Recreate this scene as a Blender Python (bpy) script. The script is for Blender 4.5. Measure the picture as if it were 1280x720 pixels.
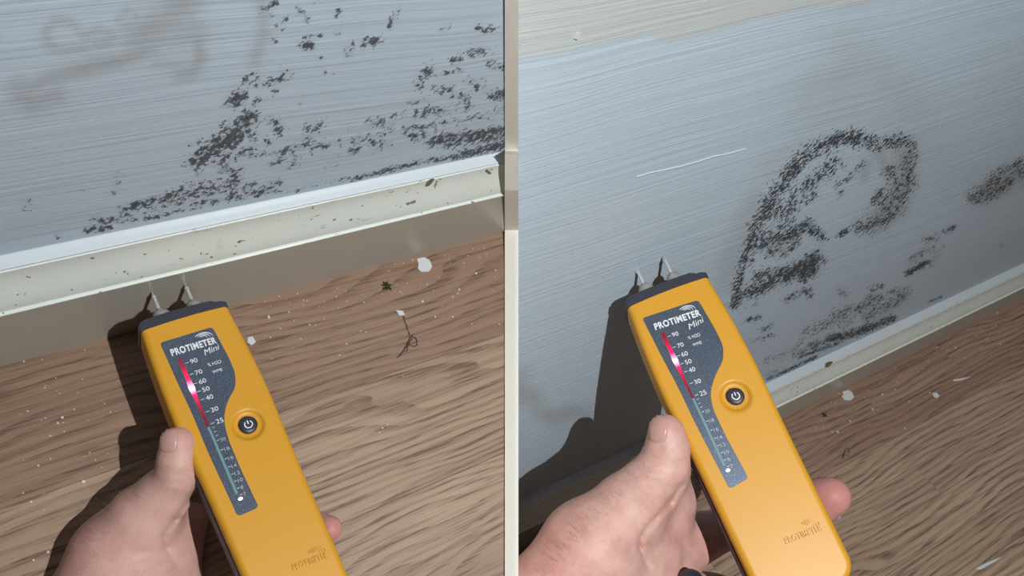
import bpy, bmesh, math, random
import numpy as np
from mathutils import Vector, Matrix

for o in list(bpy.data.objects):
    bpy.data.objects.remove(o)
scene = bpy.context.scene
COL = scene.collection
rnd = random.Random(7)

# ------------------------------------------------------------------ camera
F = 900.0                                    # focal length in pixels of the 1280 x 720 frame
def nrm(v):
    v = np.asarray(v, float); return v / np.linalg.norm(v)
# measured directions, camera axes (x right, y up, z forward)
UL, DL, NL = nrm((.33446, .41807, -.84460)), nrm((.84480, .26419, .46531)), nrm((.41767, -.86915, -.26483))
UR, DR, NR = nrm((.06839, .68386, -.72641)), nrm((.88012, .30152, .36672)), nrm((.46981, -.66440, -.58125))
UW = nrm(UL + UR)
YW = nrm(np.array((0, 0, 1.)) - UW[2] * UW)
XW = np.cross(UW, YW)
B3 = np.stack([XW, YW, UW])                  # rows: world axes in camera axes
CAM = np.array((0, 0, .70))
def wv(c): return Vector((B3 @ np.asarray(c, float)).tolist())
def wp(c): return Vector((B3 @ np.asarray(c, float) + CAM).tolist())
def frame(x, y, z, o):
    m = Matrix.Identity(4)
    for i, a in enumerate((x, y, z)):
        a = wv(a)
        for r in range(3): m[r][i] = a[r]
    m.translation = wp(o)
    return m
cd = bpy.data.cameras.new('camera'); cam = bpy.data.objects.new('camera', cd); COL.objects.link(cam)
cd.sensor_width = 36; cd.lens = 36 * F / 1280; cd.clip_start = .01; cd.clip_end = 50
cam.matrix_world = frame((1, 0, 0), (0, 1, 0), (0, 0, -1), (0, 0, 0))
scene.camera = cam

# ------------------------------------------------------------------ light
scene.view_settings.view_transform = 'Standard'
scene.view_settings.look = 'None'
scene.view_settings.exposure = 0
scene.view_settings.gamma = 1
world = bpy.data.worlds.new('world'); scene.world = world; world.use_nodes = True
world.node_tree.nodes['Background'].inputs[0].default_value = (1.0, .72, .69, 1)
world.node_tree.nodes['Background'].inputs[1].default_value = .045

def torch(name, pos, watts, color, edge, keep_left, radius=.004):
    """inspection torch with an added beam mask: its light is cut along the divider to one side,
    edge = (vertical slope, sideways slope) pairs of the cut as the lamp sees it"""
    ld = bpy.data.lights.new(name, 'POINT'); lo = bpy.data.objects.new(name, ld); COL.objects.link(lo)
    lo.location = wp(pos); ld.energy = watts; ld.shadow_soft_size = radius; ld.color = color
    ld.use_nodes = True; nt = ld.node_tree; em = nt.nodes['Emission']
    tc = nt.nodes.new('ShaderNodeTexCoord')
    def dot(v):
        d = nt.nodes.new('ShaderNodeVectorMath'); d.operation = 'DOT_PRODUCT'; d.inputs[1].default_value = v
        nt.links.new(tc.outputs['Normal'], d.inputs[0]); return d.outputs['Value']
    def op(k, a, b):
        m = nt.nodes.new('ShaderNodeMath'); m.operation = k
        for i, x in enumerate((a, b)):
            if isinstance(x, (int, float)): m.inputs[i].default_value = x
            else: nt.links.new(x, m.inputs[i])
        return m.outputs[0]
    dx, dy, dz = dot(wv((1, 0, 0))), dot(wv((0, 1, 0))), dot(wv((0, 0, 1)))
    e = op('DIVIDE', dy, op('MAXIMUM', dz, .01)); sl = op('DIVIDE', dx, op('MAXIMUM', dz, .01))
    cut = None                                  # piecewise linear edge of the added beam mask
    pts = sorted(edge)
    val = pts[0][1]
    for (e0, s0), (e1, s1) in zip(pts[:-1], pts[1:]):
        mr = nt.nodes.new('ShaderNodeMapRange'); nt.links.new(e, mr.inputs[0])
        for i, q in enumerate((e0, e1, 0., s1 - s0)): mr.inputs[i + 1].default_value = q
        val = op('ADD', mr.outputs[0], val)
    nt.links.new(op('LESS_THAN' if keep_left else 'GREATER_THAN', sl, val), em.inputs['Strength'])
    return lo
JUNCTION = [(.0089 * z, y, z) for y, z in ((.1088, .271), (.091, .329), (.0731, .386), (.056, .417), (.0363, .465), (-.0428, .426), (-.1498, .373), (-.19, .359))]
def mask_edge(pos, off): return [((p[1] - pos[1]) / (p[2] - pos[2]), (p[0] + off - pos[0]) / (p[2] - pos[2])) for p in JUNCTION]
TL_, TR_ = (.34, .03, -.22), (.30, .12, -.6)
torch('torch_left', TL_, 19.0, (.99, 1, 1.0), mask_edge(TL_, .0), True)
torch('torch_right', TR_, 60.0, (.99, 1, 1.0), mask_edge(TR_, .0002), False)

# ------------------------------------------------------------------ helpers
def ray(px, py): return np.array(((px - 640) / F, (360 - py) / F, 1.))
def project(P):
    P = np.atleast_2d(P); return np.stack([640 + F * P[:, 0] / P[:, 2], 360 - F * P[:, 1] / P[:, 2]], 1)
def lin(c):
    return tuple((x / 12.92 if x <= .04045 else ((x + .055) / 1.055) ** 2.4) for x in [k / 255 for k in c]) + (1,)

class Room:
    """a wall, a skirting and a floor: x along the skirting, y into the wall, z up"""
    def __init__(s, u, d, n, base_px, cface):
        s.u, s.d, s.a = u, d, -n
        r = ray(*base_px); s.o = r * (cface / (n @ r))
        s.m = frame(d, s.a, u, s.o)
        s.M = np.stack([d, s.a, u])
    def loc(s, P): return s.M @ (np.asarray(P) - s.o)
    def cam(s, L): return np.asarray(L) @ s.M + s.o
    def hit(s, px, py, axis, val):
        r = s.M @ ray(px, py); o = s.loc((0, 0, 0)); t = (val - o[axis]) / r[axis]
        return o + r * t
    def floor(s, px, py, z=0): return s.hit(px, py, 2, z)
    def wall(s, px, py, y): return s.hit(px, py, 1, y)
L_ = Room(UL, DL, NL, (327, 371), -.15668); L_.t = .011; L_.s = .895
R_ = Room(UR, DR, NR, (1100, 463), -.29866); R_.t = .0206; R_.s = 1.54

def link(name, me, mat=None, parent=None, mw=None):
    o = bpy.data.objects.new(name, me); COL.objects.link(o)
    if mat is not None and me is not None: me.materials.append(mat)
    if mw is not None and parent is None: o.matrix_world = mw
    if parent is not None:
        o.parent = parent
    return o
def mesh(name, verts, faces, smooth=False):
    me = bpy.data.meshes.new(name); me.from_pydata([tuple(map(float, v)) for v in verts], [], [tuple(map(int, f)) for f in faces]); me.update()
    if smooth:
        for p in me.polygons: p.use_smooth = True
    return me
def bm_mesh(name, bm, smooth=False, angle=None):
    bmesh.ops.recalc_face_normals(bm, faces=bm.faces[:])
    me = bpy.data.meshes.new(name); bm.to_mesh(me); bm.free()
    if smooth:
        for p in me.polygons: p.use_smooth = True
        if angle is not None: me.set_sharp_from_angle(angle=angle)
    return me
def tag(o, label, cat, group=None):
    o['label'] = label; o['category'] = cat
    if group: o['group'] = group
    return o
def prism(bm, pts, z0, z1):
    a = [bm.verts.new((p[0], p[1], z0)) for p in pts]; b = [bm.verts.new((p[0], p[1], z1)) for p in pts]
    n = len(pts)
    bm.faces.new(a[::-1]); bm.faces.new(b)
    for i in range(n): bm.faces.new((a[i], a[(i + 1) % n], b[(i + 1) % n], b[i]))
def box(bm, lo, hi):
    prism(bm, [(lo[0], lo[1]), (hi[0], lo[1]), (hi[0], hi[1]), (lo[0], hi[1])], lo[2], hi[2])
def bisect(bm, room, pn, keep_neg=True, p0=(0, 0, 0)):
    """cut along a plane given in camera axes; keeps the side with negative distance"""
    co = Vector(room.loc(p0).tolist()); no = Vector((room.M @ nrm(pn)).tolist())
    geom = bm.verts[:] + bm.edges[:] + bm.faces[:]
    bmesh.ops.bisect_plane(bm, geom=geom, plane_co=co, plane_no=no, clear_outer=keep_neg, clear_inner=not keep_neg)
    ed = [e for e in bm.edges if e.is_boundary]
    if ed: bmesh.ops.holes_fill(bm, edges=ed, sides=0)

class NT:
    def __init__(s, name):
        s.mat = bpy.data.materials.new(name); s.mat.use_nodes = True
        s.t = s.mat.node_tree; s.b = s.t.nodes['Principled BSDF']
    def n(s, kind, **kw):
        x = s.t.nodes.new('ShaderNode' + kind)
        ins = kw.pop('ins', {})
        for k, v in kw.items(): setattr(x, k, v)
        for k, v in ins.items(): s.put(x.inputs[k], v)
        return x
    def put(s, sock, v):
        if hasattr(v, 'is_output') or isinstance(v, bpy.types.NodeSocket): s.t.links.new(v, sock)
        else: sock.default_value = v
    def coord(s, scale=(1, 1, 1), rot=(0, 0, 0), off=None):
        tc = s.n('TexCoord'); mp = s.n('Mapping'); s.t.links.new(tc.outputs['Object'], mp.inputs[0])
        mp.inputs['Scale'].default_value = scale; mp.inputs['Rotation'].default_value = rot
        if off is not None: s.put(mp.inputs['Location'], off)
        return mp.outputs[0]
    def noise(s, vec, scale, detail=3, rough=.55, dist=0):
        x = s.n('TexNoise', ins={'Scale': scale, 'Detail': detail, 'Roughness': rough, 'Distortion': dist})
        s.put(x.inputs['Vector'], vec); return x.outputs[0]
    def math(s, op, a, b=0., c=0., clamp=False):
        x = s.n('Math', operation=op, use_clamp=clamp)
        for i, v in enumerate((a, b, c)): s.put(x.inputs[i], v)
        return x.outputs[0]
    def mix(s, fac, a, b, blend='MIX'):
        x = s.n('Mix', data_type='RGBA', blend_type=blend)
        s.put(x.inputs[0], fac); s.put(x.inputs[6], a); s.put(x.inputs[7], b); return x.outputs[2]
    def ramp(s, fac, stops):
        x = s.n('ValToRGB'); s.put(x.inputs[0], fac); e = x.color_ramp.elements
        while len(e) < len(stops): e.new(.5)
        for i, (p, c) in enumerate(stops): e[i].position = p; e[i].color = c
        return x.outputs[0]
    def smooth(s, v, a, b, to0=0., to1=1.):
        x = s.n('MapRange', interpolation_type='SMOOTHSTEP')
        for k, q in enumerate((v, a, b, to0, to1)): s.put(x.inputs[k], q)
        return x.outputs[0]
    def attr(s, name):
        return s.n('Attribute', attribute_name=name).outputs['Fac']
    def bump(s, h, strength=.3, dist=.001):
        x = s.n('Bump', ins={'Strength': strength, 'Distance': dist}); s.put(x.inputs['Height'], h)
        s.t.links.new(x.outputs[0], s.b.inputs['Normal']); return x
    def set(s, **kw):
        names = {'col': 'Base Color', 'rough': 'Roughness', 'metal': 'Metallic', 'spec': 'Specular IOR Level', 'emit': 'Emission Color', 'es': 'Emission Strength',
                 'sss': 'Subsurface Weight', 'sssr': 'Subsurface Radius', 'ssss': 'Subsurface Scale', 'coat': 'Coat Weight', 'coatr': 'Coat Roughness', 'trans': 'Transmission Weight'}
        for k, v in kw.items(): s.put(s.b.inputs[names[k]], v)
        return s
def plain(name, rgb, rough=.5, spec=.5, metal=0., **kw):
    return NT(name).set(col=lin(rgb), rough=rough, spec=spec, metal=metal, **kw).mat

# ------------------------------------------------------------------ materials of the setting
def wall_material(name, base, spot, brown, sc, slant, t0, t1, st, bf, soft):
    k = NT(name)
    c = k.coord((1, 1, 1))
    mold, stain, beige, brn = k.attr('mold'), k.attr('stain'), k.attr('beige'), k.attr('brown')
    # brush strokes run along the wall
    wob = k.noise(k.coord((2 / sc, 2 / sc, 2 / sc)), 2.0, 2)
    tc = k.coord((1, 1, 1)); sx = k.n('SeparateXYZ'); k.put(sx.inputs[0], tc)
    zz = k.math('ADD', sx.outputs[2], k.math('MULTIPLY', wob, .022 * sc))
    cb = k.n('CombineXYZ'); k.put(cb.inputs[0], k.math('MULTIPLY', sx.outputs[0], 5 / sc)); k.put(cb.inputs[2], k.math('MULTIPLY', zz, 170 * bf / sc))
    br = k.noise(cb.outputs[0], 1.0, 3, .6)
    cb2 = k.n('CombineXYZ'); k.put(cb2.inputs[0], k.math('MULTIPLY', sx.outputs[0], 9 / sc)); k.put(cb2.inputs[2], k.math('MULTIPLY', zz, 520 * bf / sc))
    br2 = k.noise(cb2.outputs[0], 1.0, 2, .6)
    lump = k.noise(c, 55 / sc, 3, .5)
    col = k.mix(k.smooth(br, .35, .7), lin(base), lin([min(255, x + 7) for x in base]))
    col = k.mix(k.math('MULTIPLY', k.noise(c, 9 / sc, 3), .2), col, lin((180, 182, 190)))
    bn = k.math('ADD', beige, k.math('MULTIPLY', k.math('SUBTRACT', k.noise(c, 40 / sc, 4, .6), .5), .9))
    bm_ = k.smooth(bn, .25, .75)
    col = k.mix(k.math('MULTIPLY', bm_, .85), col, lin((182, 188, 184)))
    sn = k.math('MULTIPLY', stain, k.smooth(k.noise(c, 28 / sc, 4, .6), .15, .7, .55, 1.1))
    col = k.mix(k.math('MULTIPLY', sn, 1., clamp=True), col, lin((138, 136, 130)))
    col = k.mix(k.math('MULTIPLY', brn, .75, clamp=True), col, lin((122, 112, 98)))
    # mould: colonies thresholded against the density of each patch
    ca, sa = math.cos(slant), math.sin(slant)
    along = k.math('ADD', k.math('MULTIPLY', sx.outputs[0], ca * st), k.math('MULTIPLY', sx.outputs[2], sa * st))
    across = k.math('ADD', k.math('MULTIPLY', sx.outputs[0], -sa * 1.15), k.math('MULTIPLY', sx.outputs[2], ca * 1.15))
    cm = k.n('CombineXYZ'); k.put(cm.inputs[0], along); k.put(cm.inputs[1], across); cm = cm.outputs[0]
    n1 = k.noise(cm, spot / sc, 2, .6, .15)
    n2 = k.noise(cm, spot * 2.4 / sc, 2, .6)
    n3 = k.noise(c, spot * .3 / sc, 2, .5)
    nn = k.math('ADD', k.math('ADD', k.math('MULTIPLY', n1, .5), k.math('MULTIPLY', n2, .32)), k.math('MULTIPLY', n3, .18))
    th = k.math('SUBTRACT', t0, k.math('MULTIPLY', mold, t1))
    dl = k.math('SUBTRACT', nn, th)
    f = k.math('MULTIPLY', k.smooth(dl, *soft), k.smooth(mold, .02, .12))
    grey = k.mix(k.smooth(n2, .35, .65), lin((24, 25, 28)), lin((82, 84, 90)) if bf < 1.5 else lin((46, 46, 48)))
    grey = k.mix(brn, grey, lin(brown))
    col = k.mix(k.math('MULTIPLY', f, .93), col, grey)
    col = k.mix(k.math('MULTIPLY', k.smooth(mold, .1, 1.0), .1), col, lin((95, 95, 100)))
    k.set(col=col, rough=k.math('ADD', .5, k.math('MULTIPLY', f, .35)), spec=.35)
    h = k.math('ADD', k.math('ADD', k.math('MULTIPLY', br, .8), k.math('MULTIPLY', br2, .55)), k.math('MULTIPLY', lump, .35))
    h = k.math('ADD', h, k.math('MULTIPLY', bm_, .25))
    k.bump(h, .5 if bf < 1.5 else .55, .0011 * sc if bf < 1.5 else .0013)
    return k.mat
WALL_L = wall_material('wall_paint_brushed', (176, 194, 208), 320, (64, 60, 58), .895, 1.05, .655, .225, .92, 1., (-.035, .06))
WALL_R = wall_material('wall_paint_patchy', (174, 191, 203), 400, (64, 58, 44), 1.54, .7, .65, .205, .8, 2., (-.012, .024))

def wood_material(name, q):
    k = NT(name)
    oi = k.n('ObjectInfo').outputs['Random']
    off = k.n('CombineXYZ'); k.put(off.inputs[0], k.math('MULTIPLY', oi, 7.3)); k.put(off.inputs[1], k.math('MULTIPLY', oi, 3.1)); k.put(off.inputs[2], k.math('MULTIPLY', oi, 5.7))
    o_ = off.outputs[0]
    sx = k.n('SeparateXYZ'); k.put(sx.inputs[0], k.coord((1, 1, 1), off=o_))
    warp = k.noise(k.coord((4.4 / q, 15 / q, 15 / q), off=o_), 1.3, 2, .4)
    jit = k.noise(k.coord((24 / q, 70 / q, 70 / q), off=o_), 1., 2, .5)
    y = k.math('ADD', k.math('ADD', k.math('MULTIPLY', sx.outputs[1], 190. / q), k.math('MULTIPLY', warp, 11. if q < 1.5 else 8.)), k.math('MULTIPLY', jit, .6))
    ring = k.math('FRACT', y)
    late = k.math('MULTIPLY', k.smooth(ring, .35, .93), k.smooth(ring, .93, 1., 1., 0.))
    fine = k.noise(k.coord((10 / q, 420 / q, 420 / q), off=o_), 1., 3, .65)
    pores = k.smooth(k.noise(k.coord((34 / q, 900 / q, 900 / q), off=o_), 1., 2, .6), .5, .62)
    big = k.noise(k.coord((3 / q, 14 / q, 14 / q), off=o_), 1., 3, .55)
    tone = k.math('ADD', k.math('MULTIPLY', big, .6), k.math('MULTIPLY', k.math('SUBTRACT', k.attr('tone'), .4), .75))
    col = k.ramp(tone, [(.15, lin((132, 104, 88))), (.42, lin((158, 132, 112))), (.65, lin((182, 160, 136))), (.9, lin((196, 178, 154)))])
    col = k.mix(k.math('MULTIPLY', late, .36), col, lin((112, 86, 72)))
    col = k.mix(k.math('MULTIPLY', k.smooth(fine, .48, .68), .42), col, lin((104, 80, 68)))
    gate = k.smooth(k.math('ADD', k.math('MULTIPLY', late, .8), k.math('MULTIPLY', big, .55)), .25, .8)
    col = k.mix(k.math('MULTIPLY', pores, k.math('MULTIPLY', gate, .55)), col, lin((70, 52, 45)))
    knot = k.smooth(k.noise(k.coord((9, 34, 34), off=o_), 1., 1), .74, .82)
    col = k.mix(k.math('MULTIPLY', knot, .5), col, lin((88, 66, 56)))
    dust = k.smooth(k.noise(k.coord((1, 1, 1)), 420., 2, .5), .74, .79)
    col = k.mix(k.math('MULTIPLY', dust, .5), col, lin((205, 200, 192)))
    k.set(col=col, rough=.52, spec=.3)
    k.bump(k.math('ADD', k.math('MULTIPLY', pores, -.7), k.math('MULTIPLY', fine, -.4)), .18, .0006)
    return k.mat
WOODS = {'floor_l': wood_material('oak_laminate', 1.), 'floor_r': wood_material('oak_laminate_dark', 1.72)}

def skirting_paint():
    k = NT('cream_gloss_paint'); c = k.coord((1, 1, 1))
    col = k.mix(k.noise(c, 14, 3), lin((224, 233, 226)), lin((210, 219, 212)))
    sp = k.smooth(k.noise(k.coord((1, 1, 1)), 300, 2, .4), .70, .73)
    sc = k.smooth(k.noise(k.coord((90, 420, 420)), 1., 2, .6), .66, .70)
    sc = k.math('MULTIPLY', sc, k.smooth(k.noise(c, 12, 2), .48, .62))
    col = k.mix(k.math('MAXIMUM', k.math('MULTIPLY', sp, .8), k.math('MULTIPLY', sc, .65)), col, lin((88, 74, 58)))
    dirt = k.smooth(k.noise(c, 33, 4, .65), .62, .74)
    col = k.mix(k.math('MULTIPLY', dirt, .4), col, lin((160, 148, 122)))
    k.set(col=col, rough=.33, spec=.45); k.bump(k.noise(k.coord((20, 160, 160)), 1., 3), .12, .0008); return k.mat
CREAM = skirting_paint()
def board_paint():
    k = NT('grey_beige_board_paint'); c = k.coord((1, 1, 1))
    col = k.mix(k.noise(c, 10, 4, .6), lin((178, 173, 162)), lin((164, 160, 149)))
    smear = k.smooth(k.noise(k.coord((14, 14, 26)), 1., 3), .66, .8)
    col = k.mix(k.math('MULTIPLY', smear, .35), col, lin((180, 180, 172)))
    k.set(col=col, rough=.3, spec=.5); k.bump(k.noise(k.coord((12, 220, 220)), 1., 2), .08, .0006); return k.mat
BOARD = board_paint()
def ledge_paint():
    k = NT('white_ledge_paint'); c = k.coord((1, 1, 1))
    m = k.smooth(k.math('ADD', k.noise(k.coord((60, 200, 200)), 1., 4, .7), k.math('MULTIPLY', k.attr('mold'), .5)), .68, .8)
    dirt = k.smooth(k.noise(k.coord((14, 60, 60)), 1., 4, .6), .58, .75)
    col = k.mix(k.math('MULTIPLY', dirt, .5), lin((196, 206, 212)), lin((178, 178, 166)))
    k.set(col=col, rough=.45, spec=.35); k.bump(k.noise(c, 160, 3), .2, .0006); return k.mat
LEDGE = ledge_paint()
DIVIDER = plain('divider_cream', (236, 233, 222), .7, .2)

# ------------------------------------------------------------------ stains and mould on the walls: patches as (points, radius, strength), read off the photograph
MOLD_L = [
 ([(246, 202), (262, 190), (284, 176), (304, 160), (312, 148)], 15, 1.0), ([(268, 200), (290, 198), (312, 188)], 13, .72), ([(292, 126), (300, 120)], 12, .95), ([(300, 108), (312, 104)], 9, .6),
 ([(282, 160), (300, 148)], 11, .7), ([(322, 106), (345, 102), (366, 95)], 8, .66), ([(343, 113)], 7, .9), ([(345, 155), (348, 163)], 9, .85), ([(320, 166), (314, 180)], 7, .75), ([(318, 130), (325, 123)], 7, .7), ([(300, 168), (330, 150)], 8, .55),
 ([(336, 178)], 6, .7), ([(385, 162), (400, 157)], 9, .7), ([(328, 12), (346, 3)], 6, .75), ([(330, 16), (338, 14)], 6, .75), ([(350, 30), (356, 26)], 6, .72), ([(341, 50)], 7, .75), ([(372, 9), (384, 25)], 5, .7), ([(383, 25)], 7, .85), ([(421, 18), (425, 12)], 5, .8), ([(398, 2)], 5, .6), ([(428, 30)], 5, .7), ([(421, 42)], 6, .8),
 ([(376, 56), (390, 58)], 7, 1.0), ([(382, 47), (402, 45)], 5, .7), ([(430, 60), (440, 56), (436, 68)], 6, .75), ([(455, 53), (470, 51)], 7, .95), ([(487, 34), (496, 12)], 5, .75), ([(444, 2)], 4, .6), ([(400, 74)], 5, .6), ([(418, 88)], 4, .4), ([(376, 130)], 4, .7), ([(396, 82), (405, 88)], 5, .45),
 ([(326, 84)], 5, .5), ([(398, 36), (412, 33)], 4, .45), ([(310, 100), (320, 96)], 8, .7), ([(370, 93), (350, 90)], 6, .5),
 ([(526, 98), (538, 88)], 9, .78), ([(522, 108)], 8, .72), ([(546, 95), (562, 90), (577, 88)], 4, .75), ([(545, 112), (565, 111)], 8, .7), ([(567, 75), (574, 72)], 7, .85), ([(592, 68), (604, 64)], 9, .8), ([(614, 80), (626, 84)], 8, .85), ([(586, 102)], 8, .72), ([(597, 108)], 8, .8), ([(578, 122), (584, 132)], 11, .78), ([(562, 120)], 8, .65),
 ([(616, 120), (631, 119)], 8, .9), ([(604, 124)], 5, .5), ([(552, 38), (560, 34)], 5, .75), ([(596, 34), (606, 38), (618, 36)], 6, .72), ([(568, 44)], 4, .4), ([(540, 75)], 4, .5), ([(610, 62), (622, 64)], 4, .5), ([(512, 128), (530, 126)], 5, .6), ([(605, 100)], 6, .5),
 ([(519, 143), (540, 138), (552, 138)], 8, .78), ([(505, 143), (488, 148)], 6, .68), ([(460, 153), (478, 152)], 6, .78), ([(505, 160), (530, 160), (540, 156)], 7, .7), ([(548, 152), (572, 150), (600, 146), (631, 136)], 8, .6), ([(556, 140), (570, 135)], 7, .6), ([(618, 138), (628, 134)], 6, .55), ([(480, 162), (492, 158)], 6, .6), ([(435, 158)], 5, .5), ([(463, 170), (490, 166)], 7, .6),
 ([(540, 178), (560, 172), (590, 169), (631, 163)], 9, 1.0), ([(556, 180), (580, 176), (610, 172), (631, 170)], 8, .95), ([(515, 172), (528, 171)], 8, .9), ([(500, 168), (510, 164)], 6, .65),
 ([(565, 196), (585, 192), (610, 186), (634, 179)], 7, 1.0), ([(520, 203), (560, 198)], 4, .8),
 ([(466, 180), (478, 178)], 9, .85), ([(440, 178), (450, 172)], 7, .7), ([(490, 180)], 5, .6), ([(470, 190)], 4, .6), ([(352, 194), (364, 186), (384, 180)], 9, .78), ([(390, 186), (412, 182)], 7, .7), ([(425, 182), (424, 176)], 6, .65), ([(370, 195)], 5, .9), ([(385, 166)], 6, .8), ([(438, 190), (446, 187)], 6, .85), ([(425, 195)], 5, .7), ([(330, 172), (336, 176)], 5, .8), ([(350, 200), (340, 206)], 7, .6),
 ([(296, 216), (280, 212)], 10, .8), ([(318, 200), (330, 198)], 8, .5), ([(330, 190), (320, 196)], 6, .7),
 ([(150, 264), (168, 258), (190, 251), (214, 246)], 9, .8), ([(214, 246), (240, 240), (262, 238)], 11, .85), ([(262, 240), (282, 232), (296, 228)], 10, .75), ([(288, 244), (300, 236), (318, 232)], 8, .75), ([(110, 289), (124, 286), (136, 285)], 5, .95), ([(118, 276), (140, 274), (158, 268)], 7, .75), ([(150, 280), (184, 268)], 6, .6), ([(139, 242), (144, 236)], 7, .65), ([(146, 229), (147, 216)], 5, .6),
 ([(72, 296)], 4, 1.0), ([(30, 260), (34, 250)], 9, .42), ([(45, 284)], 5, .35), ([(104, 238)], 4, .5), ([(180, 274), (216, 266), (256, 256), (296, 248), (330, 238)], 4, .8), ([(300, 248), (340, 240), (380, 238)], 3, .7), ([(246, 254), (280, 250)], 6, .75), ([(330, 236), (350, 228)], 6, .75), ([(440, 224), (470, 216), (500, 210), (520, 204)], 4, .95), ([(380, 234), (440, 222)], 3, .6),
 ([(280, 46)], 3, .6), ([(240, 182)], 3, .8), ([(420, 205), (405, 210)], 4, .45), ([(310, 245), (312, 232)], 5, .7), ([(185, 262), (230, 254)], 5, .6), ([(278, 225), (245, 230)], 6, .5), ([(400, 190)], 6, .45), ([(365, 170)], 5, .4), ([(355, 210), (375, 204)], 6, .5)]
STAIN_L = [([(24, 120), (60, 98), (100, 88), (150, 76), (190, 62)], 10, .55), ([(24, 110), (40, 128), (70, 118)], 14, .5), ([(80, 95), (120, 76), (160, 72)], 10, .35), ([(175, 48), (200, 30), (225, 10), (235, -5)], 22, .5), ([(190, 60), (215, 50), (240, 40)], 22, .34), ([(246, 50), (250, 75), (240, 90), (225, 92)], 9, .5), ([(232, 0), (244, 40)], 9, .4), ([(195, 78), (230, 84)], 9, .35),
           ([(60, 55), (56, 40), (70, 26), (90, 28), (105, 45)], 6, .34), ([(58, 55), (80, 64), (110, 58)], 6, .3), ([(108, 42), (125, 36), (142, 44), (138, 54), (118, 54)], 6, .38), ([(148, 24), (158, 12), (172, 18), (168, 30), (152, 30)], 5, .35), ([(326, 0), (330, 40), (318, 75)], 9, .35)]
MOLD_R = [
 ([(918, 382), (923, 352), (932, 318), (944, 286)], 8, .9), ([(944, 286), (958, 258), (976, 232)], 12, .92), ([(976, 232), (996, 205), (1018, 186)], 12, .95), ([(1018, 186), (1046, 173), (1074, 171)], 12, .95), ([(1074, 176), (1100, 180), (1128, 176)], 12, .95), ([(1120, 172), (1136, 178), (1142, 196)], 10, .8), ([(1136, 200), (1134, 226), (1126, 250)], 14, .78), ([(1112, 214), (1122, 236), (1108, 258)], 14, .8), ([(1104, 236), (1092, 252)], 6, .95), ([(1126, 256), (1110, 272), (1088, 282), (1074, 284)], 12, .78), ([(1060, 288), (1048, 294)], 5, .9),
 ([(990, 252), (1006, 234), (1026, 216), (1046, 200)], 15, .74), ([(1008, 250), (1018, 240)], 8, .8), ([(962, 270), (990, 258)], 16, .78), ([(952, 296), (976, 286), (990, 276)], 11, .72), ([(1046, 232), (1062, 222), (1078, 202)], 6, .7), ([(1050, 240)], 8, .7), ([(936, 308), (960, 304), (990, 292), (1010, 280)], 12, .88), ([(1014, 288), (1028, 296)], 9, .85), ([(980, 318), (996, 302)], 8, .75), ([(960, 318), (976, 312)], 8, .8),
 ([(936, 366), (956, 356), (976, 344)], 11, 1.0), ([(980, 344), (1000, 336), (1020, 324)], 13, 1.1), ([(1004, 346), (1018, 336)], 10, 1.05), ([(944, 348), (956, 342)], 9, .85), ([(926, 366), (922, 378)], 7, .95), ([(960, 338), (980, 334)], 6, .65), ([(924, 336), (940, 326)], 7, .65),
 ([(982, 374), (1000, 366), (1012, 362)], 7, .72), ([(1012, 370)], 7, .72), ([(1048, 362), (1056, 368)], 6, .62), ([(1090, 362), (1102, 358)], 6, .72), ([(1116, 342)], 4, .4), ([(932, 402), (944, 398), (950, 396)], 5, .75), ([(952, 412), (966, 406)], 5, .7), ([(940, 426), (952, 424), (966, 418)], 4, .68), ([(930, 384), (946, 380)], 5, .6),
 ([(1008, 416), (1036, 404), (1060, 400)], 10, .68), ([(1046, 394), (1076, 384), (1098, 372)], 12, .72), ([(1084, 396), (1110, 382), (1132, 368)], 10, .75), ([(1110, 366), (1134, 362)], 6, .65), ([(1036, 424), (1062, 418), (1088, 410)], 7, 1.0), ([(1088, 410), (1116, 398)], 7, 1.0), ([(1012, 432), (1034, 426)], 6, .8), ([(992, 444), (1020, 434)], 4, .75), ([(960, 450), (990, 438), (1004, 424)], 6, .55), ([(960, 474), (990, 460), (1020, 446)], 3, .95), ([(1000, 446), (1050, 428)], 3, .9), ([(975, 462), (960, 468)], 5, .6),
 ([(1134, 342), (1148, 334), (1158, 328)], 5, 1.0), ([(1140, 326), (1152, 316), (1166, 312)], 7, .66), ([(1158, 300), (1172, 296)], 6, .72), ([(1180, 290), (1192, 284)], 5, .85), ([(1162, 330), (1178, 308)], 6, .6), ([(1208, 272)], 3, .55), ([(1160, 378), (1176, 372)], 3, .7),
 ([(1216, 248), (1232, 240), (1246, 226)], 11, .82), ([(1232, 246), (1250, 236), (1262, 226)], 10, .85), ([(1240, 222), (1256, 212), (1275, 204)], 9, .72), ([(1275, 215), (1300, 205)], 14, .8), ([(1214, 252), (1224, 252)], 5, .9), ([(1252, 307)], 3, .8), ([(1057, 138)], 2, .7)]
BROWN_R = [([(1130, 190), (1130, 225), (1118, 255), (1095, 276)], 15, .5), ([(1120, 250), (1108, 262)], 14, .45), ([(1230, 242), (1255, 228), (1300, 205)], 14, .5), ([(1085, 205), (1080, 222)], 6, .35), ([(1100, 195), (1112, 215)], 8, .4), ([(1006, 334), (1012, 328)], 4, .5), ([(930, 300), (958, 262)], 6, .18), ([(990, 300), (975, 310)], 10, .2)]
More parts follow.
